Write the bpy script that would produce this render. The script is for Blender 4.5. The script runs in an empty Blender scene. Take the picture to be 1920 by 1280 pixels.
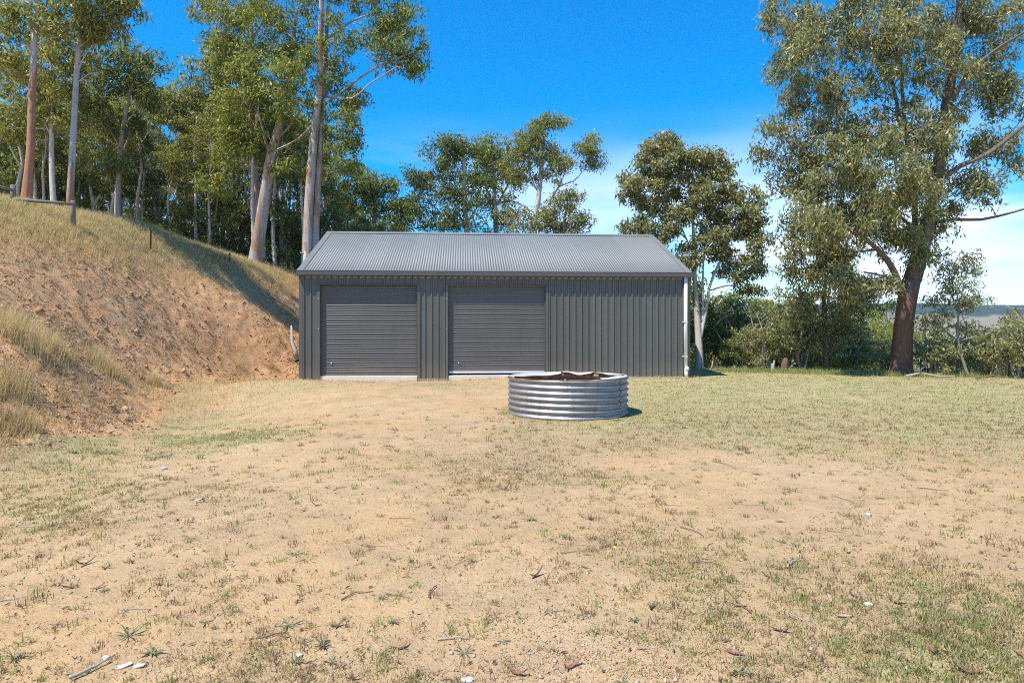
import bpy, math, random
import numpy as np
from mathutils import Vector, Matrix
R = math.radians
rng = np.random.default_rng(7)
random.seed(7)
scene = bpy.context.scene
COL = scene.collection

# ------------------------------------------------------------------ camera
F, CZ, HZ = 1200.0, 1.58, 608.0          # focal length in photo pixels, eye height, horizon row
cam_d = bpy.data.cameras.new('camera')
cam_d.sensor_width = 36.0
cam_d.lens = 36.0 * F / 1920.0
cam_d.shift_y = -(640.0 - HZ) / 1920.0
cam_d.clip_start = 0.05
cam_d.clip_end = 12000.0
cam = bpy.data.objects.new('camera', cam_d)
cam.location = (0, 0, CZ)
cam.rotation_euler = (R(90), 0, 0)
COL.objects.link(cam)
scene.camera = cam

# ------------------------------------------------------------------ sky and sun
SUN_L, SUN_D = 0.45, 0.35                # shadow drift to the right and to the back per metre of height
sun_h = math.hypot(SUN_L, SUN_D)
SUN_EL = math.atan2(1.0, sun_h)
world = bpy.data.worlds.new('World')
scene.world = world
world.use_nodes = True
wn = world.node_tree
for n_ in list(wn.nodes):
    wn.nodes.remove(n_)
def W(t, **k):
    n = wn.nodes.new(t)
    for a, b in k.items():
        setattr(n, a, b)
    return n
sky = W('ShaderNodeTexSky', sky_type='NISHITA', sun_disc=False, sun_elevation=SUN_EL,
        sun_rotation=math.atan2(-SUN_L, -SUN_D), altitude=600.0, air_density=1.0, dust_density=0.3, ozone_density=4.0)
hs = W('ShaderNodeHueSaturation')
hs.inputs['Saturation'].default_value = 1.75
hs.inputs['Value'].default_value = 1.1
tc = W('ShaderNodeTexCoord')
sep = W('ShaderNodeSeparateXYZ')
wn.links.new(tc.outputs['Generated'], sep.inputs[0])
mp = W('ShaderNodeMapping')
mp.inputs['Scale'].default_value = (2.0, 2.0, 9.0)
mp.inputs['Location'].default_value = (0.62, 0.0, 0.35)
wn.links.new(tc.outputs['Generated'], mp.inputs['Vector'])
nz = W('ShaderNodeTexNoise')
nz.inputs['Scale'].default_value = 1.3
nz.inputs['Detail'].default_value = 4.0
nz.inputs['Roughness'].default_value = 0.45
wn.links.new(mp.outputs[0], nz.inputs['Vector'])
cr = W('ShaderNodeMapRange', interpolation_type='SMOOTHSTEP')
cr.inputs['From Min'].default_value = 0.36
cr.inputs['From Max'].default_value = 0.66
wn.links.new(nz.outputs['Fac'], cr.inputs['Value'])
em = W('ShaderNodeMapRange', interpolation_type='SMOOTHSTEP')     # thin cloud only low in the sky
em.inputs['From Min'].default_value = 0.33
em.inputs['From Max'].default_value = 0.10
wn.links.new(sep.outputs['Z'], em.inputs['Value'])
mm = W('ShaderNodeMath', operation='MULTIPLY')
wn.links.new(cr.outputs[0], mm.inputs[0])
wn.links.new(em.outputs[0], mm.inputs[1])
mx = W('ShaderNodeMix', data_type='RGBA')
wn.links.new(mm.outputs[0], mx.inputs[0])
wn.links.new(sky.outputs[0], hs.inputs['Color'])
wn.links.new(hs.outputs[0], mx.inputs[6])
mx.inputs[7].default_value = (4.7, 5.3, 6.1, 1)
bg = W('ShaderNodeBackground')
bg.inputs['Strength'].default_value = 0.15
wn.links.new(mx.outputs[2], bg.inputs['Color'])
wo = W('ShaderNodeOutputWorld')
wn.links.new(bg.outputs[0], wo.inputs['Surface'])
sun_d = bpy.data.lights.new('sun', 'SUN')
sun_d.energy = 4.3
sun_d.angle = R(0.5)
sun_d.color = (1.0, 0.95, 0.87)
sun = bpy.data.objects.new('sun', sun_d)
sun.rotation_euler = Vector((SUN_L, SUN_D, -1.0)).to_track_quat('-Z', 'Y').to_euler()
sun.location = (-20, -14, 50)
COL.objects.link(sun)
scene.view_settings.view_transform = 'Standard'
scene.view_settings.look = 'None'
scene.view_settings.gamma = 1.0
scene.view_settings.exposure = 0.72
scene.view_settings.use_curve_mapping = False
scene.render.engine = 'CYCLES'
scene.cycles.max_bounces = 8
scene.cycles.use_denoising = False
scene.cycles.pixel_filter_type = 'BLACKMAN_HARRIS'
scene.cycles.filter_width = 1.05
scene.cycles.sample_clamp_indirect = 4.0
scene.cycles.transparent_max_bounces = 8

# ------------------------------------------------------------------ helpers
def P(px, py, Y):
    """the point at distance Y that the photo shows at pixel (px, py)"""
    return Vector(((px - 960) / F * Y, Y, CZ + (HZ - py) / F * Y))
def tag(o, label=None, cat=None, group=None, kind=None):
    if label: o['label'] = label
    if cat: o['category'] = cat
    if group: o['group'] = group
    if kind: o['kind'] = kind
    return o
def empty(name, loc, rz=0.0):
    o = bpy.data.objects.new(name, None)
    o.location = loc
    o.rotation_euler = (0, 0, rz)
    o.empty_display_size = 0.3
    COL.objects.link(o)
    return o
def link(name, me, parent=None, loc=None, rot=None, scale=None):
    o = bpy.data.objects.new(name, me)
    if loc is not None: o.location = loc
    if rot is not None: o.rotation_euler = rot
    if scale is not None: o.scale = scale
    if parent is not None: o.parent = parent
    COL.objects.link(o)
    return o
def mesh_np(name, V, Fc, mat=None, smooth=False):
    V = np.asarray(V, dtype=np.float32).reshape(-1, 3)
    Fc = np.asarray(Fc, dtype=np.int32)
    k = Fc.shape[1]
    me = bpy.data.meshes.new(name)
    me.vertices.add(len(V))
    me.vertices.foreach_set('co', V.ravel())
    me.loops.add(Fc.size)
    me.loops.foreach_set('vertex_index', Fc.ravel())
    me.polygons.add(len(Fc))
    me.polygons.foreach_set('loop_start', np.arange(len(Fc), dtype=np.int32) * k)
    if smooth:
        me.polygons.foreach_set('use_smooth', np.ones(len(Fc), dtype=bool))
    me.update(calc_edges=True)
    if mat: me.materials.append(mat)
    return me
class MB:
    """collects simple solids into one mesh"""
    def __init__(s): s.v, s.f, s.sm = [], [], []
    def add(s, vs, fs, smooth=False):
        b = len(s.v)
        s.v += [tuple(v) for v in vs]
        s.f += [tuple(i + b for i in f) for f in fs]
        s.sm += [smooth] * len(fs)
    def box(s, x0, x1, y0, y1, z0, z1):
        s.add([(x0,y0,z0),(x1,y0,z0),(x1,y1,z0),(x0,y1,z0),(x0,y0,z1),(x1,y0,z1),(x1,y1,z1),(x0,y1,z1)],
              [(0,3,2,1),(4,5,6,7),(0,1,5,4),(1,2,6,5),(2,3,7,6),(3,0,4,7)])
    def extrude(s, prof, p0, p1, closed=True, smooth=False):
        """profile of (Vector offsets) swept from p0 to p1"""
        n = len(prof); p0 = Vector(p0); p1 = Vector(p1)
        vs = [p0 + Vector(q) for q in prof] + [p1 + Vector(q) for q in prof]
        fs = [(i, (i+1) % n, n + (i+1) % n, n + i) for i in range(n if closed else n-1)]
        if closed: fs += [tuple(range(n-1, -1, -1)), tuple(range(n, 2*n))]
        s.add(vs, fs, smooth)
    def tube(s, pts, rad, sides=8, cap=True, rough=0.0):
        pts = [Vector(p) for p in pts]; n = len(pts); vs = []
        up = Vector((0.13, 0.31, 0.94))
        for i, p in enumerate(pts):
            t = (pts[min(i+1, n-1)] - pts[max(i-1, 0)]).normalized()
            a = t.cross(up)
            if a.length < 0.05: a = t.cross(Vector((1, 0, 0)))
            a.normalize(); b = t.cross(a)
            r = rad[i] if hasattr(rad, '__len__') else rad
            for k in range(sides):
                an = 2 * math.pi * k / sides
                rr = r * (1 + rough * (random.random() - 0.5))
                vs.append(p + a * (rr * math.cos(an)) + b * (rr * math.sin(an)))
        fs = [(i*sides+k, i*sides+(k+1) % sides, (i+1)*sides+(k+1) % sides, (i+1)*sides+k) for i in range(n-1) for k in range(sides)]
        if cap: fs += [tuple(range(sides-1, -1, -1)), tuple((n-1)*sides+k for k in range(sides))]
        s.add(vs, fs, True)
    def mesh(s, name, mat):
        me = bpy.data.meshes.new(name)
        me.from_pydata(s.v, [], s.f)
        me.polygons.foreach_set('use_smooth', s.sm)
        me.update()
        if mat: me.materials.append(mat)
        return me
    def build(s, name, mat, parent=None, **k):
        return link(name, s.mesh(name, mat), parent, **k)
def copy_tree(o, parent=None):
    c = o.copy(); COL.objects.link(c)
    if parent is not None:
        c.parent = parent
    for ch in list(o.children):
        copy_tree(ch, c)
    return c
def sstep(a, b, x):
    t = np.clip((np.asarray(x, dtype=float) - a) / (b - a), 0, 1)
    return t * t * (3 - 2 * t)
def vnoise(x, y, seed=0):
    x = np.asarray(x, dtype=float); y = np.asarray(y, dtype=float)
    xi = np.floor(x).astype(np.int64); yi = np.floor(y).astype(np.int64)
    fx = x - xi; fy = y - yi
    fx = fx*fx*(3-2*fx); fy = fy*fy*(3-2*fy)
    def h(i, j):
        n = (i * 374761393 + j * 668265263 + seed * 1442695041) & 0xffffffff
        n = ((n ^ (n >> 13)) * 1274126177) & 0xffffffff
        n = ((n ^ (n >> 16)) * 2246822519) & 0xffffffff
        return ((n ^ (n >> 15)) & 0xffff) / 65535.0
    return (h(xi, yi)*(1-fx) + h(xi+1, yi)*fx)*(1-fy) + (h(xi, yi+1)*(1-fx) + h(xi+1, yi+1)*fx)*fy
def fbm(x, y, sc, seed=0, octv=4, rough=0.5):
    s, a, t = 0.0, 1.0, 0.0
    for o in range(octv):
        s = s + a * vnoise(np.asarray(x)*sc + 17.3*o, np.asarray(y)*sc - 9.1*o, seed + o)
        t += a; a *= rough; sc *= 2.03
    return s / t

# ------------------------------------------------------------------ materials
class NT:
    def __init__(s, name, rough=0.8, spec=0.3, metal=0.0):
        s.m = bpy.data.materials.new(name); s.m.use_nodes = True
        s.t = s.m.node_tree; s.b = s.t.nodes['Principled BSDF']
        s.b.inputs['Roughness'].default_value = rough
        s.b.inputs['Specular IOR Level'].default_value = spec
        s.b.inputs['Metallic'].default_value = metal
    def n(s, t, **k):
        n = s.t.nodes.new(t)
        for a, b in k.items(): setattr(n, a, b)
        return n
    def l(s, a, b): s.t.links.new(a, b)
    def coord(s, scale=(1, 1, 1), kind='Object'):
        c = s.n('ShaderNodeTexCoord'); m = s.n('ShaderNodeMapping')
        m.inputs['Scale'].default_value = scale
        s.l(c.outputs[kind], m.inputs['Vector'])
        return m.outputs[0]
    def noise(s, vec, scale, detail=4.0, rough=0.55, dist=0.0):
        n = s.n('ShaderNodeTexNoise')
        n.inputs['Scale'].default_value = scale; n.inputs['Detail'].default_value = detail
        n.inputs['Roughness'].default_value = rough; n.inputs['Distortion'].default_value = dist
        s.l(vec, n.inputs['Vector'])
        return n.outputs['Fac']
    def ramp(s, fac, stops):
        r = s.n('ShaderNodeValToRGB')
        el = r.color_ramp.elements
        while len(el) < len(stops): el.new(0.5)
        for e, (p, c) in zip(el, stops):
            e.position = p
            e.color = (c, c, c, 1) if isinstance(c, (int, float)) else (*c, 1)
        s.l(fac, r.inputs[0])
        return r.outputs[0]
    def mix(s, fac, a, b, blend='MIX'):
        x = s.n('ShaderNodeMix', data_type='RGBA', blend_type=blend)
        for sock, v in ((x.inputs[0], fac), (x.inputs[6], a), (x.inputs[7], b)):
            if isinstance(v, (int, float)): sock.default_value = v
            elif isinstance(v, tuple): sock.default_value = (*v, 1)
            else: s.l(v, sock)
        return x.outputs[2]
    def math(s, op, a, b=0.0):
        x = s.n('ShaderNodeMath', operation=op)
        for sock, v in ((x.inputs[0], a), (x.inputs[1], b)):
            if isinstance(v, (int, float)): sock.default_value = v
            else: s.l(v, sock)
        return x.outputs[0]
    def attr(s, name):
        a = s.n('ShaderNodeAttribute', attribute_name=name)
        return a.outputs['Fac']
    def bump(s, h, strength=0.5, dist=0.02):
        b = s.n('ShaderNodeBump')
        b.inputs['Strength'].default_value = strength; b.inputs['Distance'].default_value = dist
        s.l(h, b.inputs['Height']); s.l(b.outputs[0], s.b.inputs['Normal'])
    def color(s, c):
        if isinstance(c, tuple): s.b.inputs['Base Color'].default_value = (*c, 1)
        else: s.l(c, s.b.inputs['Base Color'])
        return s
def leaf_mat(name, stops, trans=0.28, rough=0.42):
    """leaf blades: each blade its own tone, light passes through"""
    k = NT(name, rough, 0.25)
    g = k.n('ShaderNodeNewGeometry')
    c = k.ramp(g.outputs['Random Per Island'], stops)
    k.color(c)
    tr = k.n('ShaderNodeBsdfTranslucent')
    k.l(k.mix(1.0, c, (1.25, 1.25, 0.9), 'MULTIPLY'), tr.inputs['Color'])
    ms = k.n('ShaderNodeMixShader'); ms.inputs[0].default_value = trans
    k.l(k.b.outputs[0], ms.inputs[1]); k.l(tr.outputs[0], ms.inputs[2])
    k.l(ms.outputs[0], k.t.nodes['Material Output'].inputs['Surface'])
    return k.m
def bark_mat(name, pale, warm, dark, lo=0.45, hi=0.55, warm_below=None):
    k = NT(name, 0.85, 0.2)
    v = k.coord((2.6, 2.6, 0.32))
    n1 = k.noise(v, 2.0, 5.0, 0.6, 0.6)
    if warm_below is not None:
        c = k.n('ShaderNodeTexCoord'); sp = k.n('ShaderNodeSeparateXYZ')
        k.l(c.outputs['Object'], sp.inputs[0])
        mr = k.n('ShaderNodeMapRange')
        mr.inputs['From Min'].default_value = warm_below[0]; mr.inputs['From Max'].default_value = warm_below[1]
        mr.inputs['To Min'].default_value = 0.32; mr.inputs['To Max'].default_value = -0.3
        k.l(sp.outputs['Z'], mr.inputs['Value'])
        n1 = k.math('ADD', n1, mr.outputs[0])
    f = k.ramp(n1, [(lo, 0.0), (hi, 1.0)])
    c = k.mix(f, pale, warm)
    n2 = k.noise(k.coord((7, 7, 0.8)), 3.0, 4.0, 0.65)
    c = k.mix(k.ramp(n2, [(0.52, 0.0), (0.74, 0.85)]), c, dark)
    n3 = k.noise(k.coord((1, 1, 1)), 1.2, 3.0)
    c = k.mix(k.math('MULTIPLY', n3, 0.55), c, tuple(x * 0.55 for x in pale))
    k.color(c)
    k.bump(n2, 0.6, 0.03)
    return k.m

# ------------------------------------------------------------------ terrain
def g0(px, py):            # ground point of the flat yard seen at a pixel
    Y = F * CZ / (py - HZ)
    return ((px - 960) / F * Y, Y)
TP = [(-3,-6,0),(4,-6,0),(0,3,0),(-3,4.5,0),(3.5,5,0),(0,8,0),(-3.5,9,0),(5,9,0),(9,12,0),(0,13,0),(4.5,14,0),(-4,14,0),
      (13,12,0),(16,8,0),(10,4,0),(20,15,-.05),(-6,18,0.01),(5.3,19,0),(0,18.5,0),(-5,24,0.02),(5,26,-0.05),(0,26.5,0.05),
      (8,18,0),(9,22,-.03),(13,19,0),(16,19,-.03),(-7.3,17.5,.03),
      # bank foot
      (-8.5,-2,.1),(-7.6,3,.15),(-7.0,6,.12),(-6.9,8.5,.1),(-6.9,10.6,.08),(-7.6,12.5,.06),(-8.5,15,.06),(-8.9,18,.08),(-8.6,20.5,.08),
      (-7.6,22.5,.1),(-6.8,25,.25),(-5,28,.35),(0,29,.3),(5,30,-.1),
      # out of the yard, left of the camera
      (-11,0,1.6),(-11,5,2.4),(-10,9,2.0),(-15,3,3.4),(-20,8,5.0)]
TP += [tuple(P(*q)) for q in [(0,384,17.5),(60,396,18.5),(139,416,19.6),(210,424,21),(281,436,22.3),(352,457,24),(430,481,25.6),(490,500,27),(559,517,28.5),
                              (0,560,12.2),(110,480,17.2),(120,620,13.6),(250,560,18.4),(380,600,20.5),(480,610,22.6),(300,500,21.3),(60,690,10.4),(430,530,23.6),(540,580,25.5)]]
TP += [(-18,21,5.5),(-16.5,23,5.15),(-15,26,4.6),(-13,29,4.2),(-11,31.5,3.8),(-7,31,2.6),(-8,36,3.2),(-2,33,1.4),(-1,40,1.2),
       (-22,18,6.2),(-30,20,8),(-26,30,7.4),(-18,36,6.0),(-25,45,8.5),(-40,40,12),(-20,60,8),(-40,70,13),(-5,60,1),(8,45,-1.5),(3,34,-.2),
       # the land falls away on the right
       (10,25,-.25),(14,23,-.35),(19,20,-.3),(24,16,-.3),(12,30,-1.5),(18,27,-1.7),(25,22,-1.7),(32,14,-1.2),(15,40,-4),(28,36,-5.5),(40,25,-5),
       (20,60,-9),(45,55,-13),(70,30,-12),(30,-10,-.5),(60,0,-6),(0,80,-5),(60,80,-18),(-60,20,17),(-60,80,18),(-30,-20,5),(0,-40,0),(40,-50,-2)]
TP = np.array(TP, dtype=float)
def _k(dx, dy): return np.sqrt(dx*dx + dy*dy + 1.2**2)
_A = _k(TP[:, 0][:, None] - TP[:, 0][None], TP[:, 1][:, None] - TP[:, 1][None])
_n = len(TP)
_M = np.block([[_A - 0.02*np.eye(_n), np.ones((_n, 1))], [np.ones((1, _n)), np.zeros((1, 1))]])
_w = np.linalg.solve(_M, np.concatenate([TP[:, 2], [0]]))
def base_h(x, y):
    x = np.asarray(x, dtype=float); y = np.asarray(y, dtype=float)
    out = np.empty(x.shape).ravel(); xr = x.ravel(); yr = y.ravel()
    for i in range(0, len(xr), 40000):
        out[i:i+40000] = _k(xr[i:i+40000, None] - TP[:, 0], yr[i:i+40000, None] - TP[:, 1]) @ _w[:-1] + _w[-1]
    out = out.reshape(x.shape)
    r = np.hypot(x, y)
    far = -28 + 8 * fbm(x, y, 0.004, 5, 3)
    w = sstep(70, 220, r)
    return out * (1 - w) + far * w
def bank_mask(x, y):
    e = 0.25
    z = base_h(x, y)
    gx = (base_h(x + e, y) - z) / e; gy = (base_h(x, y + e) - z) / e
    s = np.hypot(gx, gy)
    return sstep(0.16, 0.42, s) * (np.asarray(x) < -3) * (np.asarray(y) < 33)
def height(x, y, full=False):
    x = np.asarray(x, dtype=float); y = np.asarray(y, dtype=float)
    z = base_h(x, y)
    b = bank_mask(x, y)
    r = np.hypot(x, y)
    near = 1 - sstep(25, 45, r)
    z = z + near * ((fbm(x, y, 0.7, 11, 3) - 0.5) * 0.035 + (fbm(x, y, 5.0, 3, 3) - 0.5) * 0.022)
    rough = np.abs(fbm(x, y, 1.1, 21, 4, 0.6) - 0.5) * 2
    clod = fbm(x, y, 3.2, 31, 4, 0.62)
    z = z + b * near * ((clod - 0.5) * 0.15 - rough * 0.07 + (fbm(x, y, 7.0, 41, 3, .65) - 0.5) * 0.12)
    return (z, b) if full else z

# where the grass grows: (px, py, rx, ry, density, green) patches of the yard
PATCH = [(750,785,210,45,-.55,-.2),(430,805,190,42,.85,1.1),(720,722,270,10,.35,.5),(1080,850,200,60,.42,-.2),(1240,872,150,36,-.65,-.2),
         (1000,965,140,42,-.5,-.1),(1450,930,180,70,-.45,-.1),(1210,1010,150,90,.2,.0),(1830,1140,190,170,.12,.3),(1760,1240,200,70,.2,.5),
         (1100,1240,220,70,-.45,-.2),(1400,1190,140,110,-.3,0),(180,900,230,60,.15,.3),(600,1080,300,150,-.2,0),(1720,850,300,60,.1,.1),
         (1330,865,130,30,-.35,0),(700,1040,110,40,-.35,0),(60,960,120,60,.1,.3),(100,830,170,40,.6,.35),(60,790,120,40,.6,.1),(230,770,110,30,.5,.3),(330,745,150,30,.3,.2),(1060,795,170,22,.4,.5),
         (470,745,130,22,.2,.35)]
def cover(x, y):
    """(density, green) of the ground cover, 0..1"""
    x = np.asarray(x, dtype=float); y = np.asarray(y, dtype=float)
    yy = np.maximum(y, 1.6)
    px = 960 + F * x / yy; py = HZ + F * CZ / yy
    n1 = fbm(x, y, 0.55, 51, 4); n2 = fbm(x, y, 1.6, 61, 4, .65); n3 = fbm(x, y, 0.9, 71, 3)
    wob = (n2 - 0.5) * 1.8
    d = 0.32 + (n1 - 0.5) * 0.9 + (n2 - .5) * .5
    g = 0.18 + (n3 - 0.5) * 0.8
    for (cx, cy, rx, ry, dd, gg) in PATCH:
        q = np.sqrt(((px - cx) / rx)**2 + ((py - cy) / ry)**2) + wob
        k = 1 - sstep(0.4, 1.3, q)
        d = d + dd * k * .75; g = g + gg * k * .8
    lawn = (1 - sstep(770, 900, py + (n1 - .5) * 80 + (n2 - .5) * 60)) * sstep(1090, 1230, px + (n1 - .5) * 120)
    d = d + lawn * 0.8; g = g + lawn * (0.30 + 0.45 * (1 - sstep(720, 800, py)))
    d = d + sstep(24, 30, y) * 0.5
    b = bank_mask(x, y)
    hgt = base_h(x, y)
    top = sstep(0.35, 0.75, (hgt - 0.45 * np.abs(x + 4)) / 2.0 + 0.5 * (n1 - 0.5) + 0.45)
    db = np.clip(0.15 + (n1 - 0.5) * 1.3 + 0.9 * sstep(2.9, 4.6, hgt - 0.09 * (22 - y) + (n2 - .5)), 0, 1)
    d = d * (1 - b) + b * db
    g = g * (1 - b) + b * np.clip(0.1 + (n3 - 0.5) * 0.9 + 0.25 * sstep(3, 4.5, hgt), 0, 1)
    return np.clip(d, 0, 1), np.clip(g, 0, 1), b
def axis(parts):
    a = []
    for p in parts:
        if len(p) == 3: a.append(np.arange(p[0], p[1], p[2]))
        else: a.append(np.geomspace(p[0], p[1], p[2], endpoint=False))
    return np.concatenate(a)
xs = np.concatenate([-axis([(60., 4500., 26)])[::-1], axis([(-58, -17, 1.2), (-17, -5, .06), (-5, 8, .075), (8, 18, .13), (18, 60, 1.2)]), axis([(60., 4500., 26)])])
ys = np.concatenate([-axis([(30., 3000., 16)])[::-1], axis([(-28, 2, 1.2), (2, 12, .05), (12, 30, .085), (30, 70, 1.0)]), axis([(70., 6000., 40)])])
X, Y = np.meshgrid(xs, ys)
Z, BK = height(X, Y, True)
D_, G_, _b = cover(X, Y)
nx, ny = len(xs), len(ys)
idx = np.arange(nx * ny).reshape(ny, nx)
quads = np.stack([idx[:-1, :-1], idx[:-1, 1:], idx[1:, 1:], idx[1:, :-1]], axis=-1).reshape(-1, 4)
k = NT('yard_soil', 0.95, 0.1)
v = k.coord((1, 1, 1))
nf = k.noise(v, 30.0, 5.0, 0.65)
nm = k.noise(v, 3.0, 5.0, 0.6)
nb = k.noise(v, 0.45, 3.0, 0.5)
ng = k.noise(v, 140.0, 2.0, 0.6)
sand = k.mix(k.ramp(nb, [(0.35, 0.0), (0.65, 1.0)]), (0.515, 0.333, 0.160), (0.515, 0.368, 0.205))
sand = k.mix(k.ramp(nm, [(0.5, 0.0), (0.72, 0.6)]), sand, (0.42, 0.27, 0.15))
n8 = k.noise(v, 1.3, 6.0, 0.7)
sand = k.mix(k.ramp(n8, [(0.44, 0.0), (0.62, 0.75)]), sand, (0.385, 0.275, 0.155))
n7 = k.noise(v, 9.0, 5.0, 0.7)
sand = k.mix(k.ramp(n7, [(0.5, 0.0), (0.68, 0.55)]), sand, (0.36, 0.23, 0.13))
sand = k.mix(k.ramp(ng, [(0.56, 0.0), (0.72, 0.75)]), sand, (0.27, 0.15, 0.08))
lit = k.mix(nf, (0.30, 0.20, 0.11), (0.46, 0.35, 0.20))
lit = k.mix(k.attr('green'), lit, k.mix(nf, (0.27, 0.25, 0.10), (0.44, 0.39, 0.20)))
dd = k.math('ADD', k.attr('cover'), k.math('MULTIPLY', k.math('SUBTRACT', nf, 0.5), 0.9))
yard = k.mix(k.ramp(dd, [(0.25, 0.0), (0.85, 0.85)]), sand, lit)
soil = k.mix(k.ramp(nm, [(0.3, 0.0), (0.7, 1.0)]), (0.60, 0.305, 0.13), (0.58, 0.37, 0.20))
soil = k.mix(k.ramp(nf, [(0.5, 0.0), (0.7, 0.7)]), soil, (0.34, 0.17, 0.08))
straw = k.mix(nf, (0.40, 0.32, 0.18), (0.66, 0.53, 0.31))
straw = k.mix(k.attr('green'), straw, (0.28, 0.29, 0.1))
bank = k.mix(k.ramp(dd, [(0.35, 0.0), (0.8, 0.9)]), soil, straw)
gnd = k.mix(k.attr('bank'), yard, bank)
floor_ = k.mix(nf, (0.10, 0.075, 0.04), (0.24, 0.18, 0.1))
gnd = k.mix(k.attr('forest'), gnd, floor_)
k.color(gnd)
hsum = k.math('ADD', k.math('MULTIPLY', nf, 1.0), k.math('MULTIPLY', ng, 0.25))
k.bump(hsum, 0.75, 0.03)
me = mesh_np('ground', np.stack([X, Y, Z], -1), quads, k.m, True)
FO = sstep(24, 30, Y) * (1 - BK) * (1 - sstep(5, 9, X)) + sstep(25, 32, Y) * sstep(3, 8, X) * 0.6
for nm_, arr in (('cover', D_), ('green', G_), ('bank', BK), ('forest', np.clip(FO, 0, 1))):
    a = me.attributes.new(nm_, 'FLOAT', 'POINT')
    a.data.foreach_set('value', arr.ravel().astype(np.float32))
ground = link('ground', me); tag(ground, 'dry sandy yard and cut earth bank', kind='structure')

# far hills across the valley
def hills(name, Y0, Y1, top, seed, mat, label):
    hx = np.linspace(-1900, 3200, 180); hy = np.linspace(Y0, Y1, 36)
    A, B = np.meshgrid(hx, hy)
    t = (B - Y0) / (Y1 - Y0)
    prof = np.sin(np.clip(t, 0, 1) * math.pi) ** 0.8
    z = -38 + prof * (38 + top * (0.72 + 0.56 * fbm(A, B, 0.0018, seed, 4)) + 7 * (fbm(A, B, 0.02, seed + 9, 3) - .5))
    ii = np.arange(180 * 36).reshape(36, 180)
    q = np.stack([ii[:-1, :-1], ii[:-1, 1:], ii[1:, 1:], ii[1:, :-1]], -1).reshape(-1, 4)
    o = link(name, mesh_np(name, np.stack([A, B, z], -1), q, mat, True))
    tag(o, label, kind='structure')
kh = NT('hill_cover', 1.0, 0.0)
vh = kh.coord((1, 1, 1))
h1 = kh.noise(vh, 0.006, 5.0, 0.6); h2 = kh.noise(vh, 0.05, 3.0, 0.6)
cg = kh.n('ShaderNodeTexCoord'); sg = kh.n('ShaderNodeSeparateXYZ'); kh.l(cg.outputs['Object'], sg.inputs[0])
zr = kh.n('ShaderNodeMapRange'); zr.inputs['From Min'].default_value = 0; zr.inputs['From Max'].default_value = 45
zr.inputs['To Min'].default_value = -0.25; zr.inputs['To Max'].default_value = 0.25
kh.l(sg.outputs['Z'], zr.inputs['Value'])
hf = kh.ramp(kh.math('ADD', h1, zr.outputs[0]), [(0.52, 0.0), (0.6, 1.0)])
kh.color(kh.mix(hf, kh.mix(h2, (0.22, 0.17, 0.11), (0.30, 0.25, 0.15)), kh.mix(h2, (0.02, 0.035, 0.02), (0.05, 0.075, 0.04))))
hills('hill', 1300, 2600, 62, 3, kh.m, 'low wooded hill beyond the valley')

# ------------------------------------------------------------------ shed
SA = R(4.2)
SX, SY, SLEN, SW = -6.02, 18.2, 11.3, 3.93
shed = empty('metal_shed', (SX, SY, 0.0), SA)
tag(shed, 'long dark grey ribbed steel shed with two roller doors', 'shed')
def painted(name, col, rough, dirt=0.25, dust=False):
    k = NT(name, rough, 0.5)
    n = k.noise(k.coord((1.2, 1.2, 0.5)), 1.6, 5.0, 0.6)
    n2 = k.noise(k.coord((1, 1, 1)), 40.0, 2.0)
    c = k.mix(k.ramp(n, [(0.35, 0.0), (0.75, dirt)]), col, tuple(min(1, x * 1.35 + 0.02) for x in col))
    c = k.mix(k.ramp(n2, [(0.66, 0.0), (0.8, 0.35)]), c, tuple(x * 1.6 for x in col))
    oi = k.n('ShaderNodeObjectInfo')
    c = k.mix(k.math('MULTIPLY', oi.outputs['Random'], .16), c, tuple(x * 1.9 for x in col))
    if dust:
        tcn = k.n('ShaderNodeTexCoord'); sp = k.n('ShaderNodeSeparateXYZ'); k.l(tcn.outputs['Object'], sp.inputs[0])
        mr = k.n('ShaderNodeMapRange', interpolation_type='SMOOTHSTEP'); mr.inputs['From Min'].default_value = .55; mr.inputs['From Max'].default_value = 0.0
        k.l(k.math('ADD', sp.outputs['Z'], k.math('MULTIPLY', k.math('SUBTRACT', n, .5), .9)), mr.inputs['Value'])
        c = k.mix(k.math('MULTIPLY', mr.outputs[0], .22), c, (0.34, 0.25, 0.16))
    k.color(c)
    rr = k.n('ShaderNodeMapRange'); rr.inputs['To Min'].default_value = rough - 0.06; rr.inputs['To Max'].default_value = rough + 0.12
    k.l(n, rr.inputs['Value']); k.l(rr.outputs[0], k.b.inputs['Roughness'])
    return k.m
STEEL = (0.090, 0.089, 0.074)
m_wall = painted('painted_wall_steel', STEEL, 0.42, .3, True)
m_roof = painted('painted_roof_steel', (0.150, 0.156, 0.146), 0.52)
m_door = painted('painted_door_steel', (0.088, 0.086, 0.074), 0.42, .3, True)
m_trim = painted('painted_trim_steel', (0.075, 0.068, 0.058), 0.42)
m_white = painted('white_pvc', (0.78, 0.74, 0.66), 0.45, 0.4)
m_conc = painted('concrete', (0.62, 0.54, 0.44), 0.9, 0.5)
m_zinc_trim = painted('galvanised_trim', (0.5, 0.51, 0.52), 0.4, 0.4)
m_screw = NT('screw_head', 0.4, 0.5, 0.7).color((0.5, 0.5, 0.48)).m
EAVE, RIDGE = 3.10, 4.74
PIT = 0.19
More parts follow.
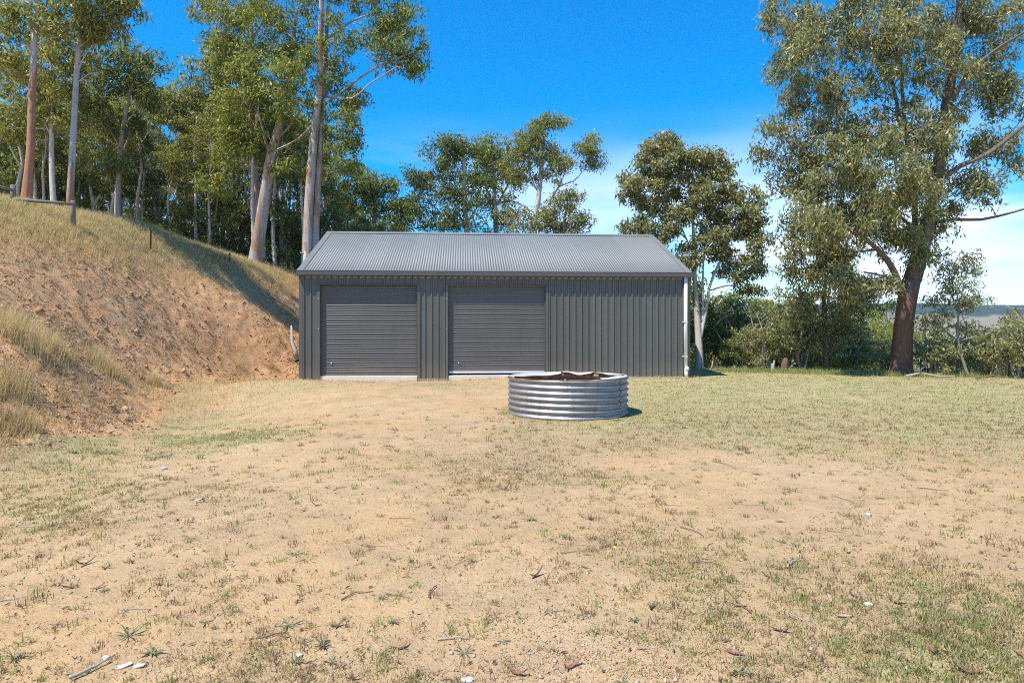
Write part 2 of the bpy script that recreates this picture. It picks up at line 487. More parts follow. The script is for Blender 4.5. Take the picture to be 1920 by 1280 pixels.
def rib_profile(x0, x1):
    """wall cladding in plan: flat pans with trapezoid ribs standing out towards -y"""
    pts = []
    i0 = math.floor(x0 / PIT) - 1
    for i in range(i0, int(x1 / PIT) + 2):
        c = i * PIT + 0.095
        for dx, dy in ((-0.034, 0.0), (-0.017, -0.029), (0.017, -0.029), (0.034, 0.0), (0.092, 0.0), (0.095, -0.003), (0.098, 0.0)):
            pts.append((c + dx, dy))
    def at(x):
        for (a, b) in zip(pts[:-1], pts[1:]):
            if a[0] <= x <= b[0]:
                t = (x - a[0]) / max(1e-9, b[0] - a[0]); return a[1] + t * (b[1] - a[1])
        return 0.0
    out = [(x0, at(x0))] + [p for p in pts if x0 + 1e-5 < p[0] < x1 - 1e-5] + [(x1, at(x1))]
    return out
def sheet(x0, x1, z0, z1):
    pr = rib_profile(x0, x1); n = len(pr); T = 0.004
    b = MB()
    outer = [(x, y) for x, y in pr]; inner = [(x, y + T) for x, y in pr]
    loop = outer + inner[::-1]
    b.extrude([Vector((x, y, 0)) for x, y in loop], (0, 0, z0), (0, 0, z1), True)
    return b
def wall_run(x0, x1, z0, z1, parent=shed, name='wall_sheet'):
    x = x0
    while x < x1 - 0.01:
        nxt = min(x1, (math.floor(x / 0.76 + 1e-4) + 1) * 0.76)
        if x1 - nxt < 0.12: nxt = x1
        sheet(x + 0.0015, nxt - 0.0015, z0, z1).build(name, m_wall, parent)
        x = nxt
D1, D2 = (0.55, 3.31), (4.18, 7.03)
DTOP = 2.70
ZB = 0.03
wall_run(0.03, D1[0] - .03, ZB, EAVE)
wall_run(D1[0] - .03, D1[1] + .03, DTOP + .02, EAVE)
wall_run(D1[1] + .03, D2[0] - .03, ZB, EAVE)
wall_run(D2[0] - .03, D2[1] + .03, DTOP + .02, EAVE)
wall_run(D2[1] + .03, SLEN - .03, ZB, EAVE)
# end walls and back wall (ribbed in plan, gable top)
def end_wall(xf, sgn):
    b = MB(); dep = 2 * SW
    ysamp = []
    i = 0
    while i * PIT < dep:
        c = i * PIT + 0.095
        ysamp += [(c - .034, 0), (c - .017, .029), (c + .017, .029), (c + .034, 0)]
        i += 1
    ysamp = [(0.03, 0)] + [q for q in ysamp if 0.03 < q[0] < dep - .03] + [(dep - .03, 0)]
    vs = []
    for T in (0, 0.004):
        for y, o in ysamp:
            vs.append((xf + sgn * (o - T), y, ZB))
        for y, o in ysamp:
            top = EAVE + (RIDGE - EAVE) * (1 - abs(y - SW) / SW) - 0.03
            vs.append((xf + sgn * (o - T), y, top))
    n = len(ysamp)
    fs = [(i, i+1, n+i+1, n+i) for i in range(n-1)] + [(2*n+i, 3*n+i, 3*n+i+1, 2*n+i+1) for i in range(n-1)]
    b.add(vs, fs)
    b.build('end_wall', m_wall, shed)
end_wall(0.0, -1); end_wall(SLEN, 1)
bw = MB(); bw.box(0.03, SLEN - .03, 2 * SW - .03, 2 * SW, ZB, EAVE); bw.build('back_wall', m_wall, shed)
b = MB(); b.box(0.05, SLEN - .05, 0.02, 2 * SW - .05, -0.15, 0.105)
b.box(D1[0] + .07, D1[1] - .02, -0.035, 0.02, -0.15, 0.10); b.box(D2[0] + .03, D2[1] - .03, -0.035, 0.02, -0.15, 0.10)
b.build('concrete_slab', m_conc, shed)
# corner flashings
for cx in (0.0, SLEN):
    b = MB(); s = 1 if cx == 0 else -1
    b.extrude([Vector((s*-.035, -.036, 0)), Vector((s*.075, -.036, 0)), Vector((s*.075, -.031, 0)), Vector((s*-.030, -.031, 0)), Vector((s*-.030, .09, 0)), Vector((s*-.035, .09, 0))],
              (cx, 0, ZB), (cx, 0, EAVE - .02))
    b.build('corner_flashing', m_wall, shed)
# base flashing strip catching light under the right hand wall
b = MB(); b.box(D2[1] + .06, SLEN - .04, -.033, -.004, 0.006, 0.028); b.build('base_strip', m_zinc_trim, shed)
# roof
SLOPE = math.atan2(RIDGE - EAVE, SW)
OVER = 0.05
RL = SW / math.cos(SLOPE) + OVER
cw, cs, ca = 0.762, 0.076, 0.0066
ncol = 81
def roof_sheet_mesh():
    b = MB(); vs = []
    for dz in (0, -0.004):
        for r_ in (0, RL):
            for i in range(ncol):
                x = cw * i / (ncol - 1)
                vs.append((x, r_, ca * math.cos(2 * math.pi * x / cs) + dz))
    n = ncol
    fs = [(i, i+1, n+i+1, n+i) for i in range(n-1)] + [(2*n+i, 3*n+i, 3*n+i+1, 2*n+i+1) for i in range(n-1)] + \
         [(i, 2*n+i, 2*n+i+1, i+1) for i in range(n-1)]
    b.add(vs, fs, True)
    return b.mesh('roof_sheet', m_roof)
roof = empty('roof', (0, 0, 0)); roof.parent = shed
rs = roof_sheet_mesh()
nsh = 15
for side in (0, 1):
    for i in range(nsh):
        x0 = -0.06 + i * cw
        if side == 0:
            link('roof_sheet', rs, roof, (x0, -OVER * math.cos(SLOPE), EAVE + .02 - OVER * math.sin(SLOPE) + (i % 2) * .0015), (SLOPE, 0, 0))
        else:
            link('roof_sheet', rs, roof, (x0 + cw, 2 * SW + OVER * math.cos(SLOPE), EAVE + .02 - OVER * math.sin(SLOPE) + (i % 2) * .0015), (SLOPE, 0, math.pi))
XR = -0.06 + nsh * cw
b = MB(); T = 0.004; zc = RIDGE + .045; wr = 0.165
dzr = wr * math.tan(SLOPE)
b.extrude([Vector((0, -wr, -dzr)), Vector((0, -.02, 0)), Vector((0, 0, .012)), Vector((0, .02, 0)), Vector((0, wr, -dzr)), Vector((0, wr, -dzr - T)), Vector((0, .02, -T)), Vector((0, -.02, -T)), Vector((0, -wr, -dzr - T))],
          (-.085, SW, zc), (XR + .025, SW, zc)); b.build('ridge_cap', m_roof, roof)
for cx, s in ((-0.06, 1), (XR, -1)):
    for side in (-1, 1):
        b = MB()
        dirv = Vector((0, math.cos(SLOPE) * -side * -1, math.sin(SLOPE)))
        ye = -OVER * math.cos(SLOPE) if side == -1 else 2 * SW + OVER * math.cos(SLOPE)
        p0 = Vector((cx, ye, EAVE + .018 - OVER * math.sin(SLOPE)))
        p1 = Vector((cx, SW, RIDGE + .02))
        b.extrude([Vector((s*-.028, 0, .022)), Vector((s*.15, 0, .022)), Vector((s*.15, 0, .017)), Vector((s*-.023, 0, .017)), Vector((s*-.023, 0, -.16)), Vector((s*-.028, 0, -.16))], p0, p1)
        b.build('barge_flashing', m_roof if side == -1 else m_trim, roof)
# gutter: square-fronted trough along the eave
gy0, gy1, gz0, gz1 = -.185, -.055, EAVE - .125, EAVE + .0
b = MB()
b.extrude([Vector((0, gy1, gz1 - .02)), Vector((0, gy1, gz0)), Vector((0, gy0, gz0)), Vector((0, gy0, gz1)), Vector((0, gy0 + .016, gz1)), Vector((0, gy0 + .016, gz1 - .006)), Vector((0, gy0 + .006, gz1 - .006)), Vector((0, gy0 + .006, gz0 + .006)), Vector((0, gy1 - .006, gz0 + .006)), Vector((0, gy1 - .006, gz1 - .02))],
          (-.075, 0, 0), (XR + .015, 0, 0))
b.box(-.079, -.074, gy0, gy1, gz0, gz1); b.box(XR + .014, XR + .019, gy0, gy1, gz0, gz1)
b.build('gutter', m_trim, shed)
b = MB(); b.box(-.08, XR + .02, gy0 - .006, gy0 + .018, gz1 + .001, gz1 + .011); b.build('gutter_lip', m_roof, shed)
# downpipe
dx0 = SLEN - .12
b = MB()
prof = [Vector((math.copysign(abs(math.cos(a)) ** .5, math.cos(a)) * .05, math.copysign(abs(math.sin(a)) ** .5, math.sin(a)) * .037, 0)) for a in np.linspace(0, 2 * math.pi, 17)[:-1]]
b.extrude(prof, (dx0, -.085, .33), (dx0, -.085, gz0 - .002), True, True)
b.extrude([q * .96 for q in prof], (dx0 + .012, -.105, -.03), (dx0 + .012, -.105, .30), True, True)
dp = b.build('downpipe', m_white, shed)
b = MB(); b.tube([(dx0 + .022, -.150, .27), (dx0 + .022, -.098, .27)], .066, 16); b.build('pipe_joint', m_white, dp)
for z in (0.62, 1.63):
    b = MB(); b.box(dx0 - .09, dx0 + .06, -.128, -.124, z, z + .03); b.box(dx0 - .09, dx0 - .06, -.123, -.028, z, z + .03); b.build('pipe_bracket', m_zinc_trim, dp)
# roller doors
def roller_door(x0, x1, zb, sag):
    d = empty('roller_door', ((x0 + x1) / 2, 0, 0)); d.parent = shed
    h = (x1 - x0) / 2
    b = MB(); rows = []
    z = zb + 0.07; yb = 0.085
    prof = []
    rr = random.Random(int(x0 * 100))
    while z < DTOP + .05:                      # pressed ribs of the curtain
        w = 0.136
        for t, o in ((0, 0), (.010, -.006), (.022, -.016), (.036, -.018), (.048, -.014), (.060, -.003), (.070, -.002), (.080, -.008), (.092, -.013), (.106, -.013), (.118, -.006), (.126, 0)):
            prof.append((z + t, yb + o + rr.uniform(-.0006, .0006)))
        z += w
    nx_ = 14
    vs = []
    for ix in range(nx_ + 1):
        u = -1 + 2 * ix / nx_
        for (zz, yy) in prof:
            vs.append((u * (h - .025), yy + sag * (1 - u * u) * math.sin(zz * 2.3) , zz + .004 * math.sin(u * 3 + zz)))
    n = len(prof)
    fs = [(i*n + j, (i+1)*n + j, (i+1)*n + j + 1, i*n + j + 1) for i in range(nx_) for j in range(n - 1)]
    b.add(vs, fs, True); b.build('curtain', m_door, d)
    b = MB(); b.box(-h + .02, h - .02, yb - .018, yb + .025, zb, zb + .068); b.build('bottom_rail', m_zinc_trim if x0 > 4 else m_door, d)
    for s in (-1, 1):
        b = MB(); a0, a1 = sorted((s * (h - .035), s * (h - .002)))
        b.box(a0, a1, .045, .12, .106, DTOP); b.build('guide', m_trim, d)
        b = MB(); a0, a1 = sorted((s * h, s * (h + .065)))
        b.box(a0, a1, -.036, .12, ZB, DTOP + .004); b.build('jamb', m_wall, d)
    b = MB(); b.box(-h - .07, h + .07, -.038, .04, DTOP + .006, DTOP + .028); b.build('head_flashing', m_trim, d)
    for z in (1.45, 2.3):
        b = MB(); b.tube([(-h - .03, -.046, z), (-h - .03, -.037, z)], .011, 8); b.build('bolt_head', m_screw, d)
    b = MB(); b.tube([(-h * .78, .05, .46), (-h * .78, .085, .46)], .022, 10); b.build('lock', m_screw, d)
    return d
roller_door(D1[0], D1[1], 0.115, .006)
roller_door(D2[0], D2[1], 0.16, .003)

# ------------------------------------------------------------------ cut-down water tank
TX, TY, TR, TH = 1.0, 11.6, 1.06, 0.64
k = NT('weathered_galvanised_steel', 0.34, 0.5, 0.7)
n1 = k.noise(k.coord((1, 1, 2.5)), 2.2, 6.0, 0.6); n2 = k.noise(k.coord((9, 9, 1.2)), 2.0, 4.0)
c = k.mix(k.ramp(n1, [(0.3, 0.0), (0.7, 1.0)]), (0.40, 0.40, 0.385), (0.28, 0.275, 0.255))
c = k.mix(k.ramp(n2, [(0.56, 0.0), (0.74, 0.75)]), c, (0.24, 0.15, 0.09)); k.color(c)
rr = k.n('ShaderNodeMapRange'); rr.inputs['To Min'].default_value = .42; rr.inputs['To Max'].default_value = .62; k.l(n1, rr.inputs['Value']); k.l(rr.outputs[0], k.b.inputs['Roughness'])
m_galv = k.m
k = NT('rusted_inside', 0.8, 0.3, 0.1)
n1 = k.noise(k.coord((1, 1, 1)), 5.0, 6.0, 0.65)
k.color(k.ramp(n1, [(0.3, (0.10, 0.055, 0.03)), (0.55, (0.27, 0.17, 0.10)), (0.75, (0.42, 0.36, 0.30))])); m_rust = k.m
tank = empty('tank_ring', (TX, TY, 0.0), 0)
tag(tank, 'cut-down round corrugated galvanised water tank lying open on the yard', 'water tank')
NA, NZ = 144, 62
th = np.linspace(0, 2 * np.pi, NA, endpoint=False)
def ring_r(t):
    return TR * (1 + .012 * np.cos(2 * t + .6) + .006 * np.cos(5 * t))
def rim_z(t):
    return TH + .010 * np.sin(t * 1 + 2.2) + .016 * np.exp(-((np.mod(t, 2*np.pi) - 1.35) / .25)**2) * np.sin(t * 9)
def ring(off, z0, flip, name, mat):
    zz = np.linspace(0, 1, NZ)
    A, B = np.meshgrid(th, zz)
    zt = z0 + (rim_z(A) - z0) * B
    rad = ring_r(A) + off + .019 * np.cos(2 * np.pi * (zt - .015) / .102) + .004 * np.sin(A * 7 + zt * 5)
    V = np.stack([rad * np.cos(A), rad * np.sin(A), zt], -1).reshape(-1, 3)
    ii = np.arange(NA * NZ).reshape(NZ, NA); jj = np.roll(ii, -1, axis=1)
    q = np.stack([ii[:-1], jj[:-1], jj[1:], ii[1:]], -1).reshape(-1, 4)
    if flip: q = q[:, ::-1]
    return link(name, mesh_np(name, V, q, mat, True), tank)
ring(0, -.06, False, 'wall', m_galv)
ring(-.006, -.06, True, 'inner_face', m_rust)
# rolled rim
b = MB()
pts = [(ring_r(t) * math.cos(t), ring_r(t) * math.sin(t), float(rim_z(t)) + .004) for t in np.linspace(0, 2*np.pi, 97)]
b.tube(pts, .011, 7, False); b.build('rim', m_rust, tank)
m_lip = painted('dull_zinc_lip', (0.40, 0.38, 0.34), 0.55, 0.5)
# bent lips: tops of the wall folded inwards in lengths
def lip(t0, t1, wid, tilt, mat=m_galv):
    n = 22; vs = []
    for dz in (0, -.004):
        for i in range(n):
            t = t0 + (t1 - t0) * i / (n - 1); u = i / (n - 1)
            w = wid * (0.55 + .45 * math.sin(math.pi * min(1, u * 1.15 + .1))) 
            for s_ in (0, .5, 1):
                r = ring_r(t) - s_ * w
                z = float(rim_z(t)) + .014 + dz + math.sin(tilt) * w * s_ + .006 * math.sin(9 * t) * s_
                vs.append((r * math.cos(t), r * math.sin(t), z))
    b = MB(); m3 = n * 3; fs = []
    for i in range(n - 1):
        for j in range(2):
            a = i*3 + j
            fs.append((a, a+3, a+4, a+1)); fs.append((m3+a, m3+a+1, m3+a+4, m3+a+3))
        fs.append((i*3+2, i*3+5, m3+i*3+5, m3+i*3+2))
    b.add(vs, fs, False); b.build('bent_lip', mat, tank)
lip(R(92), R(178), .17, -.32, m_lip); lip(R(56), R(90), .15, -.22, m_lip); lip(R(8), R(50), .15, -.12, m_lip); lip(R(-62), R(4), .09, .30, m_lip)
# overlap seams with rivets
for a in (R(-92), R(-35)):
    b = MB(); vs = []
    for i in range(NZ):
        z = -.05 + (TH + .04) * i / (NZ - 1)
        for da in (-.022, .022):
            r = ring_r(a) + .0045 + .019 * math.cos(2 * math.pi * (z - .015) / .102)
            vs.append((r * math.cos(a + da), r * math.sin(a + da), z))
    b.add(vs, [(2*i, 2*i+1, 2*i+3, 2*i+2) for i in range(NZ - 1)], True)
    sm = b.build('seam', m_galv, tank)

# ------------------------------------------------------------------ trees
L_OLIVE = leaf_mat('olive_leaves', [(0.0, (0.131, 0.151, 0.043)), (0.45, (0.251, 0.273, 0.076)), (0.8, (0.414, 0.417, 0.124)), (1.0, (0.534, 0.401, 0.132))], 0.48, 0.38)
L_GREEN = leaf_mat('bright_green_leaves', [(0.0, (0.126, 0.158, 0.034)), (0.5, (0.236, 0.278, 0.058)), (0.85, (0.389, 0.41, 0.089)), (1.0, (0.462, 0.357, 0.105))], 0.48, 0.38)
L_DARK = leaf_mat('dark_green_leaves', [(0.0, (0.091, 0.126, 0.043)), (0.6, (0.2, 0.242, 0.069)), (1.0, (0.361, 0.371, 0.121))], 0.48, 0.38)
L_BROWN = leaf_mat('brownish_leaves', [(0.0, (0.128, 0.147, 0.058)), (0.45, (0.268, 0.287, 0.116)), (0.8, (0.457, 0.435, 0.205)), (1.0, (0.617, 0.505, 0.281))], 0.48, 0.38)
L_GREY = leaf_mat('grey_green_leaves', [(0.0, (0.151, 0.166, 0.072)), (0.6, (0.312, 0.332, 0.147)), (1.0, (0.545, 0.49, 0.251))], 0.48, 0.38)
B_WHITE = bark_mat('pale_gum_bark', (0.62, 0.58, 0.52), (0.42, 0.31, 0.21), (0.16, 0.13, 0.10), .56, .64)
B_MIX = bark_mat('peeling_gum_bark', (0.52, 0.47, 0.40), (0.42, 0.22, 0.11), (0.16, 0.11, 0.08), .47, .55)
B_ORANGE = bark_mat('orange_and_white_bark', (0.50, 0.46, 0.42), (0.44, 0.17, 0.06), (0.15, 0.08, 0.05), .44, .56, (1.0, 7.0))
B_ORBASE = bark_mat('white_bark_orange_foot', (0.52, 0.49, 0.45), (0.40, 0.17, 0.07), (0.17, 0.13, 0.11), .52, .60, (-1.0, 4.5))
B_DARK = bark_mat('rough_brown_bark', (0.20, 0.15, 0.11), (0.24, 0.11, 0.055), (0.06, 0.045, 0.035), .42, .62)
B_BIG = bark_mat('stringy_red_brown_bark', (0.19, 0.15, 0.12), (0.20, 0.095, 0.055), (0.04, 0.03, 0.025), .40, .58, (0.5, 5.0))
B_GREY = bark_mat('grey_twig_bark', (0.36, 0.32, 0.27), (0.27, 0.20, 0.14), (0.12, 0.10, 0.08), .5, .65)

def resample(pts, step):
    """Catmull-Rom through (Vector, radius)"""
    P_ = [np.array([*p, r]) for p, r in pts]
    if len(P_) == 2: P_ = [P_[0], (P_[0] + P_[1]) / 2, P_[1]]
    P_ = [2 * P_[0] - P_[1]] + P_ + [2 * P_[-1] - P_[-2]]
    out = []
    for i in range(1, len(P_) - 2):
        a, b, c, d = P_[i-1:i+3]
        n = max(2, int(np.linalg.norm(c[:3] - b[:3]) / step))
        for k in range(n):
            t = k / n
            out.append(0.5 * (2*b + (c-a)*t + (2*a-5*b+4*c-d)*t*t + (-a+3*b-3*c+d)*t**3))
    out.append(P_[-2])
    return np.array(out)
def leaf_array(centers, n_each, spread, length, width, droop, rg, vert=.75):
    """every leaf a folded four-cornered blade hanging from its sprig"""
    n = len(centers) * n_each
    c = np.repeat(centers, n_each, axis=0)
    sp = np.repeat(spread, n_each) if hasattr(spread, '__len__') else spread
    off = rg.normal(size=(n, 3)) * (sp[:, None] if hasattr(sp, '__len__') else sp)
    off[:, 2] *= vert
    c = c + off
    ax = rg.normal(size=(n, 3)) * 0.55; ax[:, 2] -= droop
    ax /= np.linalg.norm(ax, axis=1, keepdims=True) + 1e-9
    w = np.cross(ax, rg.normal(size=(n, 3))); w /= np.linalg.norm(w, axis=1, keepdims=True) + 1e-9
    nr = np.cross(ax, w)
    L = length * rg.uniform(.65, 1.25, n)[:, None]; Wd = width * rg.uniform(.7, 1.2, n)[:, None]
    bend = nr * L * 0.10
    V = np.stack([c, c + ax*L*.42 + w*Wd*.5 + bend, c + ax*L, c + ax*L*.42 - w*Wd*.5 + bend], 1).reshape(-1, 3)
    Fq = np.arange(n * 4).reshape(n, 4)
    return V, Fq
def grow(trunks, clumps, rc, rg, leaf=(.17, .05), sprigs=9, per=9, droop=.6, step=.45, sides=9, tipr=.009, twigs=0, vert=.75, min_r=.012):
    """trunk and limbs reach out to every clump of foliage"""
    pos, rad, par, fixed = [], [], [], []
    for ti, tr in enumerate(trunks):
        s = resample(tr, step)
        start = len(pos)
        for i, q in enumerate(s):
            pos.append(q[:3]); rad.append(q[3]); fixed.append(True)
            if i == 0:
                if ti == 0 or tr[0][1] is None: par.append(-1)
                else:
                    d = [np.linalg.norm(pos[j] - q[:3]) for j in range(start)]
                    j = int(np.argmin(d)); par.append(j if d[j] < 1.0 else -1)
            else: par.append(len(pos) - 2)
    nfix = len(pos)
    order = np.argsort([min(np.linalg.norm(p - c) for p in pos[:nfix]) for c in clumps])
    for ci in order:
        c = clumps[ci]
        A = np.array(pos); dv = c - A
        d = np.linalg.norm(dv, axis=1)
        pen = np.where(dv[:, 2] < -0.1 * d, d * 1.4, 0) + np.where(dv[:, 2] > .9 * d, d * .25, 0)
        cost = d + pen
        j = int(np.argmin(cost))
        n = max(2, int(d[j] / step))
        a = A[j]; bow = rg.normal(size=3) * d[j] * .09; bow[2] += d[j] * .06
        prev = j
        for t in np.linspace(0, 1, n + 1)[1:]:
            q = a + dv[j] * t + bow * math.sin(math.pi * t) + rg.normal(size=3) * .03 * min(1, d[j])
            pos.append(q); rad.append(0); par.append(prev); fixed.append(False); prev = len(pos) - 1
    N = len(pos); kids = [[] for _ in range(N)]
    for i, p in enumerate(par):
        if p >= 0: kids[p].append(i)
    acc = np.zeros(N)
    for i in range(N - 1, -1, -1):
        if not any(not fixed[k_] for k_ in kids[i]) and not kids[i]: acc[i] = tipr ** 2.2
        acc[i] = max(acc[i], tipr ** 2.2)
        if par[i] >= 0: acc[par[i]] += acc[i] if kids[i] or True else 0
    for i in range(N):
        if not fixed[i]: rad[i] = max(min_r, min(acc[i] ** (1 / 2.2), .8 * rad[par[i]] if fixed[par[i]] else 9))
    mb_v, mb_f = [], []
    def chain(path):
        n = len(path); big = max(rad[i] for i in path[1:]) if n > 1 else 0
        sd = sides if big > .07 else (5 if big > .03 else 4)
        base = len(mb_v)
        ph = rg.uniform(0, 6.28); lob = rg.uniform(-1, 1, 3)
        for q, i in enumerate(path):
            p = pos[i]; t = pos[path[min(q+1, n-1)]] - pos[path[max(q-1, 0)]]
            t = t / (np.linalg.norm(t) + 1e-9)
            a = np.cross(t, [.31, .83, .11] if abs(t[1]) < .8 else [1, 0, 0]); a /= np.linalg.norm(a) + 1e-9
            b_ = np.cross(t, a)
            r = rad[i]
            if q == 0 and n > 1 and not (fixed[i] and par[i] < 0): r = min(r, rad[path[1]] * 1.25)
            for k_ in range(sd):
                an = 2 * math.pi * k_ / sd
                rr = r * (1 + (.10 * math.sin(3 * an + ph + lob[0] * q * .3) + .05 * math.sin(5 * an - lob[1] * q * .5) if sd > 6 else 0))
                mb_v.append(p + a * rr * math.cos(an) + b_ * rr * math.sin(an))
        for q in range(n - 1):
            for k_ in range(sd):
                k2 = (k_ + 1) % sd
                mb_f.append((base + q*sd + k_, base + q*sd + k2, base + (q+1)*sd + k2, base + (q+1)*sd + k_))
    stack = [i for i in range(N) if par[i] < 0]
    while stack:
        i = stack.pop(); path = ([par[i]] if par[i] >= 0 else []) + [i]
        while kids[i]:
            ks = sorted(kids[i], key=lambda k_: (fixed[k_] and fixed[i], acc[k_]), reverse=True)
            stack += ks[1:]; i = ks[0]; path.append(i)
        chain(path)
    C = np.asarray(clumps); n = len(C)
    rcs = rc * rg.uniform(.7, 1.25, n)
    sc = np.repeat(C, sprigs, axis=0)
    u = rg.normal(size=(n * sprigs, 3)); u /= np.linalg.norm(u, axis=1, keepdims=True)
    u[:, 2] = u[:, 2] * .62 + .12
    sc = sc + u * (np.repeat(rcs, sprigs) * rg.uniform(.25, 1, n * sprigs) ** .6)[:, None]
    for i in range(0, len(sc), twigs) if twigs else ():
        p = C[i // sprigs]; q = sc[i] + (0, 0, .05); base = len(mb_v); m_ = (p + q) / 2 + rg.normal(size=3) * .05
        for w_, pt in ((.007, p), (.005, m_), (.003, q)):
            for a in (0, 2.1, 4.2): mb_v.append(pt + np.array([math.cos(a), math.sin(a) * .7, math.sin(a) * .7]) * w_)
        for s_ in (0, 3):
            for k_ in range(3): mb_f.append((base + s_ + k_, base + s_ + (k_+1) % 3, base + s_ + 3 + (k_+1) % 3, base + s_ + 3 + k_))
    tv = np.array(mb_v); tf = np.array(mb_f)
    lv, lf = leaf_array(sc, per, rc * .23, leaf[0], leaf[1], droop, rg, vert)
    return tv, tf, lv, lf
def ell(c, r, n, rg, inner=.35):
    """n foliage clumps spread through an uneven ellipsoid"""
    u = rg.normal(size=(n, 3)); u /= np.linalg.norm(u, axis=1, keepdims=True)
    q = rg.uniform(inner ** 3, 1, n) ** (1 / 3)
    return np.asarray(c) + u * q[:, None] * np.asarray(r)
def build_tree(name, label, cat, base, trunks, clumps, rc, bark, leafm, seed, group=None, **kw):
    rg = np.random.default_rng(seed)
    tv, tf, lv, lf = grow(trunks, clumps, rc, rg, **kw)
    base = Vector(base); bo = np.array(base)
    o = empty(name, base); tag(o, label, cat, group)
    link('trunk', mesh_np('trunk', tv - bo, tf, bark, True), o)
    link('crown', mesh_np('crown', lv - bo, lf, leafm, False), o)
    return o
def px_tree(name, label, Y, trunks, crowns, rcpx, bark, leafm, seed, cat='tree', depth=.8, foot=None, **kw):
    """trunks: lists of (px, py, width px, depth offset m); crowns: (px, py, rx, ry, clumps[, depth offset])"""
    rg = np.random.default_rng(seed + 1000)
    m = Y / F
    trs = []
    for ti, t in enumerate(trunks):
        pts = []
        for q in t:
            dy = q[3] if len(q) > 3 else 0
            pts.append((P(q[0], q[1], Y + dy), q[2] * .5 * m * (.82 if ti == 0 else .6)))
        if ti == 0 or (len(t[0]) > 4 and t[0][4]):
            p0, r0 = pts[0]
            zg = float(height(p0.x, p0.y))
            if p0.z > zg - .3:
                pts[0] = (Vector((p0.x, p0.y, max(zg + .05, p0.z - .2))), r0)
                pts.insert(0, (Vector((p0.x - (pts[1][0].x - p0.x) * .1, p0.y, zg - .35)), r0 * (foot or 1.35)))
        trs.append(pts)
    cl = []
    for q in crowns:
        cy = q[5] if len(q) > 5 else 0
        c = P(q[0], q[1], Y + cy)
        cl.append(ell(c, (q[2] * m, min(q[2], q[3]) * m * depth, q[3] * m), q[4], rg))
    b0 = trs[0][0][0].copy(); b0.z += .35
    return build_tree(name, label, cat, b0, trs, np.concatenate(cl), rcpx * m, bark, leafm, seed, **kw)

# --- the tall trees on the crest, left
px_tree('gum_tree', 'tall gum with twin pale peeling trunks behind the left end of the shed', 27,
    [[(576,490,24),(579,400,21),(586,290,19),(598,170,15),(601,60,12),(604,-60,9),(610,-220,5)],
     [(590,480,24,.15),(594,390,20,.2),(600,290,17,.2),(604,200,14,.3),(612,80,11,.4),(618,-60,8,.5)],
     [(604,200,9,.3),(650,165,8,.2),(700,130,6,0),(770,100,4,-.3)], [(603,215,8,.3),(560,260,5,-.5),(520,280,4,-1)],
     [(600,180,9,.2),(660,185,7,-.3),(690,160,5,-.6),(745,125,4,-.8)], [(604,80,8,.4),(660,40,6,0),(720,20,4,-.3)]],
    [(600,-120,120,110,34),(520,10,80,90,26),(545,160,60,80,22,-.6),(690,10,100,60,26),(690,85,110,45,24),(760,120,48,30,9),(640,150,60,60,14,.6),
     (645,235,32,70,14),(655,300,25,45,9),(590,260,35,60,9,.8),(745,50,50,50,9)],
    23, B_MIX, L_GREEN, 11, leaf=(.20, .065), sprigs=10, per=11)
px_tree('gum_tree', 'leaning gum with thick pinkish white trunk left of the twin trunks', 27.5,
    [[(478,492,34),(487,430,29),(497,360,26),(508,295,24),(522,240,18),(538,170,13),(548,100,9),(556,20,6)],[(508,300,10),(494,250,8),(480,190,6)],[(515,265,8),(545,235,6),(575,190,4)]],
    [(470,190,55,75,24),(545,110,45,80,18),(440,270,40,50,13),(500,130,60,60,16),(415,330,32,42,11),(475,270,30,30,6),(530,300,30,30,6),(440,120,40,50,10,1)],
    23, B_MIX, L_GREEN, 12, leaf=(.20, .065), sprigs=10, per=11)
px_tree('gum_tree', 'straight brown trunked gum close to the left of the leaning pinkish trunk', 28.5,
    [[(484,480,17),(482,400,15),(477,300,14),(474,190,12),(472,80,10),(470,-30,8),(468,-160,5)],[(472,60,7),(440,0,5),(425,-60,4)],[(472,70,7),(505,20,5),(520,-60,3)],[(474,190,6),(430,110,5),(410,30,3)]],
    [(470,-140,90,80,22),(420,20,45,80,20),(520,20,45,60,12),(440,100,60,40,12),(475,40,60,50,10,1.2)],
    22, B_MIX, L_OLIVE, 13, leaf=(.20, .06), sprigs=10, per=10)
px_tree('gum_tree', 'tall gum with orange lower trunk and forked white top at the fence on the hill', 20.5,
    [[(50,360,24),(57,290,17),(60,200,15),(63,110,13),(66,50,12),(74,0,9),(80,-90,6)],[(62,62,9),(50,25,8),(38,-30,6),(30,-110,4)],[(62,95,7),(40,75,5),(20,55,3)],[(63,100,6),(85,75,4),(110,70,3)]],
    [(50,-120,110,80,16),(20,35,40,40,11),(95,25,34,40,9),(70,120,60,60,10,1.2),(5,110,30,40,8),(120,-40,40,60,8)],
    25, B_ORANGE, L_OLIVE, 14, leaf=(.17, .055), sprigs=11, per=11)
px_tree('gum_tree', 'tall slender white gum with rust brown foot beside the last hill fence post', 21.5,
    [[(130,405,15),(133,340,14),(138,240,12.5),(143,140,11),(150,60,9.5),(153,0,8),(158,-110,5)],[(147,130,5),(165,95,4.5),(200,65,3),(230,40,2)],[(143,75,5),(160,40,4),(190,0,3)],[(140,160,5),(165,140,4),(190,135,2.5)]],
    [(160,-120,100,80,15),(200,30,55,45,18),(238,15,35,28,11),(175,60,30,30,8),(120,-10,30,35,8)],
    25, B_ORBASE, L_OLIVE, 15, leaf=(.17, .055), sprigs=11, per=11)
